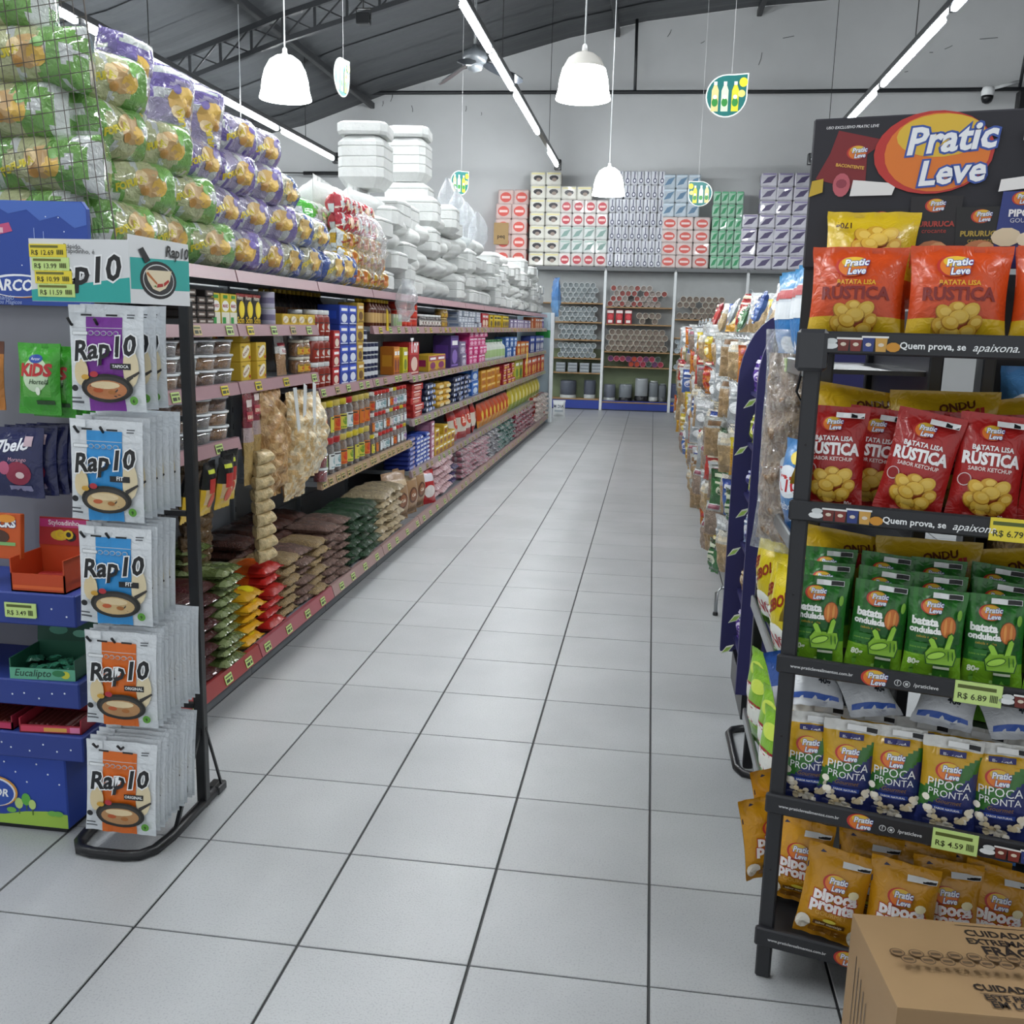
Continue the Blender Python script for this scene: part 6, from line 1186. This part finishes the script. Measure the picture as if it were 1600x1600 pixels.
def rap(kind, bandc, word, num, food):
    w, h = .215, .275
    A = [('r', -.055, .0, .05, .245, bandc, (3, 6)), ('r', -.1, .216, .1, .2175, '#c8cdd0', (4, 1)), ('r', -.098, .198, -.05, .207, '#30343a', (2, 1)), ('r', -.097, .1985, -.051, .2065, '#e4e8ea', (2, 1))]
    A += [('e', -.040+.0185*k, .203, .0085, .0065, '#b9c2c8', 12) for k in range(5)]+[('e', -.040+.0185*k, .203, .0065, .0048, bandc, 10) for k in range(5)]
    A += [('r', .066, .25, .088, .253, '#4a4e54'), ('r', .066, .243, .086, .246, '#4a4e54'), ('r', -.1, .255, -.055, .275, '#dfe3e6', (2, 1)),
          ('e', -.07, .10, .022, .035, '#d8c69c', 14), ('e', .075, .115, .022, .05, '#d9cba8', 14),
          ('t', 'Rap10', .0, .140, .18, '#17181b', {'shear': .22, 'bold': .03, 'line': '#f0f2f3', 'lw': .045, 'rot': .11}), ('r', .018, .110, .076, .126, '#1b1c1f', (3, 1)), ('t', word, .047, .1145, .0066*len(word), '#eef0f0', {'bold': .02}),
          ('p', [(.062, .088), (.098, .107), (.1, .102), (.066, .077)], '#35322f'), ('e', .005, .06, .075, .038, '#23221f', 26), ('e', .005, .060, .065, .031, '#3a3733', 24), ('e', .005, .056, .058, .025, food, 22), ('e', .002, .068, .042, .010, '#dcc8a0', 14), ('e', -.02, .054, .014, .006, '#b8562c', 10), ('e', .02, .05, .012, .006, '#a86a34', 10),
          ('e', -.03, .096, .012, .008, '#b03038', 10), ('e', -.055, .088, .012, .007, '#c89a3a', 10), ('e', -.088, .058, .010, .0085, '#1c1d20', 12), ('e', .082, .03, .0115, .0115, '#5a9a34', 14), ('t', num, .082, .0245, .006, '#12180c', {'bold': .02}), ('r', -.098, .02, -.064, .024, '#4a4e54'), ('r', -.098, .03, -.07, .034, '#4a4e54'),
          ('r', -.062, .247, -.03, .252, '#141518'), ('r', .012, .247, .044, .252, '#141518')]
    return bag('tortilla_pack', w, h, .016, lambda a, v, s: '#e0e5e9' if v > .05 else '#d4dadf', A, 'film', 10, 14, .012, 140+len(word), .004, .02, cat='pack')
tap = rap('t', '#7a2f96', 'TAPIOCA', '6', '#b8764a'); fit = rap('f', '#2f8fd0', 'FIT', '9', '#c8ac7c'); ori = rap('o', '#d96a1e', 'ORIGINAL', '9', '#b08458')
rows6 = [(tap, 1.300, -1.427, 3, .055, 'purple tapioca', 'top'), (fit, 1.003, -1.446, 7, .03, 'blue fit', 'second'), (fit, .708, -1.44, 5, .03, 'blue fit', 'third'), (ori, .405, -1.436, 11, .022, 'orange original', 'fourth'), (ori, .075, -1.462, 11, .022, 'orange original', 'lowest')]
for pr, z, x, n, st, nm, wd in rows6:
    for k in range(n):
        pr.put((x+.0015*k+random.uniform(-.002, .002), 2.418+k*st, z+random.uniform(-.003, .003)+.002*k), R(random.uniform(-2, 2)), R(-1.5 if wd != 'lowest' else -4), R(random.uniform(-.6, .6)+(1.5 if wd in ('lowest', 'third') else .5)), label=('foremost %s tortilla pack on the %s pegs of the stand' % (nm, wd)) if k == 0 else '%s %s tortilla pack behind the foremost one on the %s pegs' % (ordw(k-1), nm, wd), group=None if k == 0 else '%s packs behind, %s pegs' % (nm, wd))
# ================================================================ blue sweets display at the far left
t = empty('sweets_display', (-1.65, 2.5, 0), 0, 'blue cardboard sweets display with trays, cut by the left edge', 'display')
NB, NB2 = '#2a3f8e', '#22357c'
obj('back_board', MB().box((-.85, .27, .0), (-.03, .285, 1.60), '#85868f', 0, .003), t, ['card'])
hb = obj('header_board', MB().prism([(-.85, 1.575), (-.012, 1.575), (-.01, 1.855), (-.025, 1.876), (-.85, 1.882)], .245, .262, '#2c4a9e'), t, ['card'])
HA = [('p', [(-.36, 1.88), (-.36, 1.845), (-.30, 1.862), (-.26, 1.84), (-.20, 1.852), (-.16, 1.82), (-.10, 1.835), (-.05, 1.80), (-.012, 1.81), (-.012, 1.855), (-.027, 1.874)], '#4668b8'), ('p', [(-.34, 1.80), (-.26, 1.815), (-.25, 1.79), (-.33, 1.772)], '#c0507a'), ('r', -.31, 1.785, -.28, 1.80, '#e0b8c4'),
      ('e', -.235, 1.63, .105, .034, '#d88a2a', 26), ('e', -.245, 1.632, .105, .034, '#e8eaf0', 26), ('e', -.24, 1.63, .10, .030, '#2b4a9c', 26), ('t', 'ARCOR', -.245, 1.618, .16, '#f0f2f4', {'bold': .03, 'shear': .2}), ('t', 'sonhando', -.30, 1.59, .08, '#a8b8dc', {'shear': .25}), ('t', 'momentos Mágicos', -.30, 1.578, .13, '#a8b8dc', {'shear': .25}), ('r', -.18, 1.75, -.178, 1.80, '#9aaede'), ('r', -.15, 1.75, -.148, 1.79, '#9aaede')]
HA += [('e', random.uniform(-.3, -.02), random.uniform(1.59, 1.86), .002, .002, '#e8ecf4', 8) for k in range(7)]
obj('header_print', MB().art(FRONT(.245), HA), hb, ['print'])
def tier(z0, z1, x1, yf, nm):
    s = obj('tray', MB().box((-.85, yf, z0), (x1, .27, z1), NB, 0, .004), t, ['card'])
    A = [('e', -.36+.045*k+random.uniform(-.01, .01), (z0+z1)/2+random.uniform(-.015, .015), .003, .003, '#dfe6f2', 8) for k in range(9)]
    obj('tray_print', MB().art(FRONT(yf), A), s, ['print']); return s
s1 = tier(.655, .752, .035, .0, 1); tier(.41, .49, .04, -.015, 2); tier(.245, .325, .045, -.02, 3)
obj('price_tag', MB().box((-.185, -.006, .680), (-.085, -.003, .722), TAGG).art(FRONT(-.006), tag_art(-.135, .70, 'R$ 3.49', .096)), s1, ['print'])
bs = obj('base_box', MB().box((-.85, .0, .012), (-.03, .27, .245), '#2746a4', 0, .004).box((-.85, .005, 0), (-.04, .26, .012), '#14161c'), t, ['card'])
BA = [('p', [(-.40, .015), (-.032, .015), (-.032, .06), (-.10, .066), (-.17, .06), (-.24, .045), (-.32, .04), (-.40, .035)], '#9cc24a')]
for u, v, r_ in ((-.19, .085, .018), (-.165, .10, .02), (-.145, .085, .016)): BA += [('r', u-.002, v-.035, u+.002, v, '#4a6a2a'), ('e', u, v, r_*.75, r_, '#b8d27a' if u != -.165 else '#5fae44', 14)]
BA += [('e', u, .062, .016, .009, '#6fb04a', 12) for u in (-.215, -.08, -.06)]
BA += [('e', -.265, .12, .075, .05, '#d89a3a', 24), ('e', -.27, .118, .073, .048, '#e6e8ee', 24), ('e', -.27, .116, .068, .044, '#2b4fa8', 24), ('t', 'ARCOR', -.28, .105, .12, '#f0f2f4', {'bold': .03, 'shear': .2})]+[('e', -.05-.035*k, .16+.03*(k % 3), .003, .003, '#dfe6f2', 8) for k in range(6)]
obj('base_print', MB().art(FRONT(.0), BA), bs, ['print'])
def dput(pr, px, py, Y, rz=0, rx=0, label=None, sc=1):
    p = atY(px, py, Y); pr.put(tuple(p), rz, rx, label=label, sc=sc)
kid = bag('mint_sweets_bag', .135, .205, .05, lambda a, v, s: '#3fa02c' if (v > .72 or v < .28 or abs(a) > .6) else '#5fae4a', [('e', 0, .115, .042, .05, '#c3d9b8', 18), ('e', 0, .16, .022, .013, '#2c4a9a', 14), ('t', 'Arcor', 0, .156, .03, '#e8ecf4'), ('t', 'KiDS', 0, .112, .10, '#b82a2c', {'bold': .05, 'shear': .1}), ('t', 'Hortelã', .012, .088, .06, '#1d3a1c', {'shear': .25, 'bold': .01}), ('e', .01, .068, .008, .012, '#e8f0e0', 10), ('r', .0, .03, .055, .042, '#2a4a28', (2, 1))], seed=150)
dput(kid, 64, 648, 2.60, 0, R(-4), 'green mint sweets bag lettered KiDS hanging on the blue display')
for k in range(3): kid.put((atY(64, 648, 2.6).x+.02+.012*k, 2.64+.03*k, atY(64, 648, 2.6).z-.01), R(2), R(-3), label='%s green mint sweets bag hanging behind the front one' % ordw(k), group='rear green mint bags')
brw_ = bag('toffee_bag', .13, .20, .05, lambda a, v, s: '#b8742a' if v < .8 else '#5a3018', [('e', .02, .07, .03, .03, '#5a2a14', 16), ('e', .02, .07, .022, .022, '#8a4a1c', 14), ('r', -.02, .12, .05, .15, '#e0b060')], seed=151)
dput(brw_, -22, 640, 2.60, 0, R(-4), 'golden brown toffee bag cut by the left edge')
bel = bag('strawberry_sweets_bag', .165, .205, .045, lambda a, v, s: '#1d2352', [('t', '7belo', -.01, .135, .11, '#e8eaf0', {'shear': .3, 'bold': .03, 'rot': .12}), ('e', .012, .07, .042, .035, '#8e2a44', 16), ('e', -.035, .085, .02, .02, '#b85a7a', 12), ('t', 'Morango', .01, .105, .06, '#d8a8b8', {'shear': .2}), ('r', .03, .15, .055, .18, '#c8aeb8'), ('r', -.02, .02, .05, .034, '#8a8cae', (3, 1)), ('e', .02, .065, .014, .01, '#e0c8c8', 10)], seed=152)
dput(bel, 30, 776, 2.585, 0, R(-5), 'navy strawberry sweets bag lettered 7belo on the display')
for k in range(4): bel.put((atY(30, 776, 2.585).x+.02+.016*k, 2.62+.028*k, atY(30, 776, 2.585).z+.003), R(3), R(-4), label='%s navy sweets bag hanging behind the 7belo bag' % ordw(k), group='rear navy sweets bags')
dput(carton('chocolate_card', .13, .02, .135, '#c8551c', [('t', 'ROCKS', .0, .095, .10, '#eef0f4', {'bold': .05, 'line': '#2a2f5a', 'lw': .06}), ('e', -.01, .065, .04, .022, '#4a2a1c', 14), ('e', -.02, .068, .02, .012, '#d8c8b0', 10), ('r', .0, .04, .05, .05, '#7fb06a'), ('e', .02, .12, .03, .012, '#e0902a', 12)], bev=.002, cat='card'), 4, 872, 2.56, 0, R(-6), 'orange chocolate card lettered ROCKS on the upper tray')
def open_box(name, w, d, h, c, inner, art, label, x, y, z, rz=0, back=None):
    o = empty(name, (x, y, z), rz, label, 'box')
    obj('tray_body', MB().box((-w/2, -d/2, 0), (w/2, d/2, .004), inner).box((-w/2, -d/2, 0), (w/2, -d/2+.004, h*.5), c).box((-w/2, d/2-.004, 0), (w/2, d/2, h), c).prism([(-w/2, 0), (-w/2+.004, 0), (-w/2+.004, h*.9), (-w/2, h*.9)], -d/2, d/2, c).prism([(w/2-.004, 0), (w/2, 0), (w/2, h*.9), (w/2-.004, h*.9)], -d/2, d/2, c), o, ['card'])
    obj('front_print', MB().art(FRONT(-d/2), art), o, ['print'])
    if back:
        bk = obj('flap', MB().prism([(-w*.5, h), (w*.5, h), (w*.46, h+back[0]), (-w*.46, h+back[0])], d/2-.006, d/2-.002, back[1]), o, ['card'])
        obj('flap_print', MB().art(FRONT(d/2-.006), back[2]), bk, ['print'])
    return o
w = .17
open_box('gum_box', w, .15, .11, '#c8481c', '#7a4a30', [('r', -.08, .01, .08, .02, '#d8622c')], 'orange and pink sweets box with raised flap on upper tray', -1.735, 2.585, .7525, 0, (.085, '#b02a2c', [('r', -.078, .165, .078, .19, '#c03a78'), ('t', 'Styloadinho', 0, .172, .10, '#f0e4e8', {'bold': .02}), ('e', -.015, .14, .03, .016, '#d8b23a', 14), ('e', .02, .138, .018, .016, '#1c1a1c', 12), ('t', 'GO', 0, .13, .06, '#e0c22a', {'bold': .04})]))
gp = carton('sweet_stick_pack', .15, .03, .014, '#b8302c', [('r', -.06, .003, .06, .010, '#d8a43a')], cat='packet')
for k in range(7): gp.put((-1.735, 2.55+.018*k, .758+.004*(k % 3)), R(random.uniform(-8, 8)), label='%s red sweet stick pack lying inside the orange box' % ordw(k), group='red sticks in orange box')
open_box('eucalyptus_box', .20, .16, .07, '#1f5a44', '#12382c', [('r', -.1, .0, .1, .035, '#5fa88a'), ('t', 'Eucalipto', -.03, .010, .11, '#12382c', {'shear': .25, 'bold': .01}), ('e', .07, .018, .014, .012, '#c8c83a', 12), ('e', .05, .022, .02, .01, '#2f7a4c', 12)], 'dark green eucalyptus sweets box with raised flap', -1.735, 2.575, .4905, R(4), (.10, '#1d4e3c', [('t', 'Eucalipto', .0, .13, .13, '#0e2a22', {'shear': .25, 'bold': .02}), ('e', -.03, .105, .03, .015, '#4a8a74', 12), ('e', .04, .095, .025, .012, '#6aa890', 12)]))
ec = bag('wrapped_sweet', .05, .03, .02, '#3f8a6a', (), 'crinkle', 6, 5, .004, 160, .004, .1, cat='sweet')
for k in range(16): ec.put((-1.81+.037*(k % 5), 2.545+.035*(k//5), .4975+.008*(k % 3)), random.uniform(0, 6), R(-70), label='green wrapped sweet inside the eucalyptus box, %s of its heap' % ordw(k), group='green wrapped sweets')
open_box('gum_stick_box', .19, .16, .05, '#a8283a', '#5a1c22', [('r', -.09, .004, .09, .022, '#c8405a'), ('r', -.02, .006, .05, .018, '#d8a04a'), ('r', .06, .004, .09, .022, '#d87aa0')], 'red gum stick box on the lowest tray, right one', -1.72, 2.57, .3255, R(5), (.055, '#a83038', [('t', 'GUM', 0, .06, .10, '#d8c0a8', {'bold': .04})]))
open_box('gum_stick_box', .19, .16, .05, '#8e1f34', '#4a161c', [('r', -.09, .004, .09, .022, '#b8305a')], 'crimson gum stick box on the lowest tray, left one', -1.93, 2.57, .3255)
gs = carton('gum_stick', .018, .12, .016, '#6a2a24', (), cat='packet', bev=.006)
for x0 in (-1.72, -1.93):
    for k in range(9): gs.put((x0-.075+.0185*k, 2.565, .3305), R(5) if x0 > -1.8 else 0, label='%s dark red gum stick in the %s gum box' % (ordw(k), 'right' if x0 > -1.8 else 'left'), group='gum sticks, %s box' % ('right' if x0 > -1.8 else 'left'))
# ================================================================ wire grid in front of the green bundles
t = empty('wire_grid', (-1.60, 2.795, 1.76), 0, 'wire mesh grid panel standing in front of the green snack bundles', 'grid'); t.rotation_euler = (R(-3), R(-7), 0)
for k in range(20): obj('wire', MB().tube([(-.036*k, 0, 0), (-.036*k, 0, .95)], .0013 if k else .0025, '#4a423c', n=4), t, ['black_paint'])
for k in range(20): obj('wire', MB().tube([(-.70, .003, .05*k), (.0, .003, .05*k)], .0013, '#4a423c', n=4), t, ['black_paint'])
bpy.data.scenes.remove(_ts)
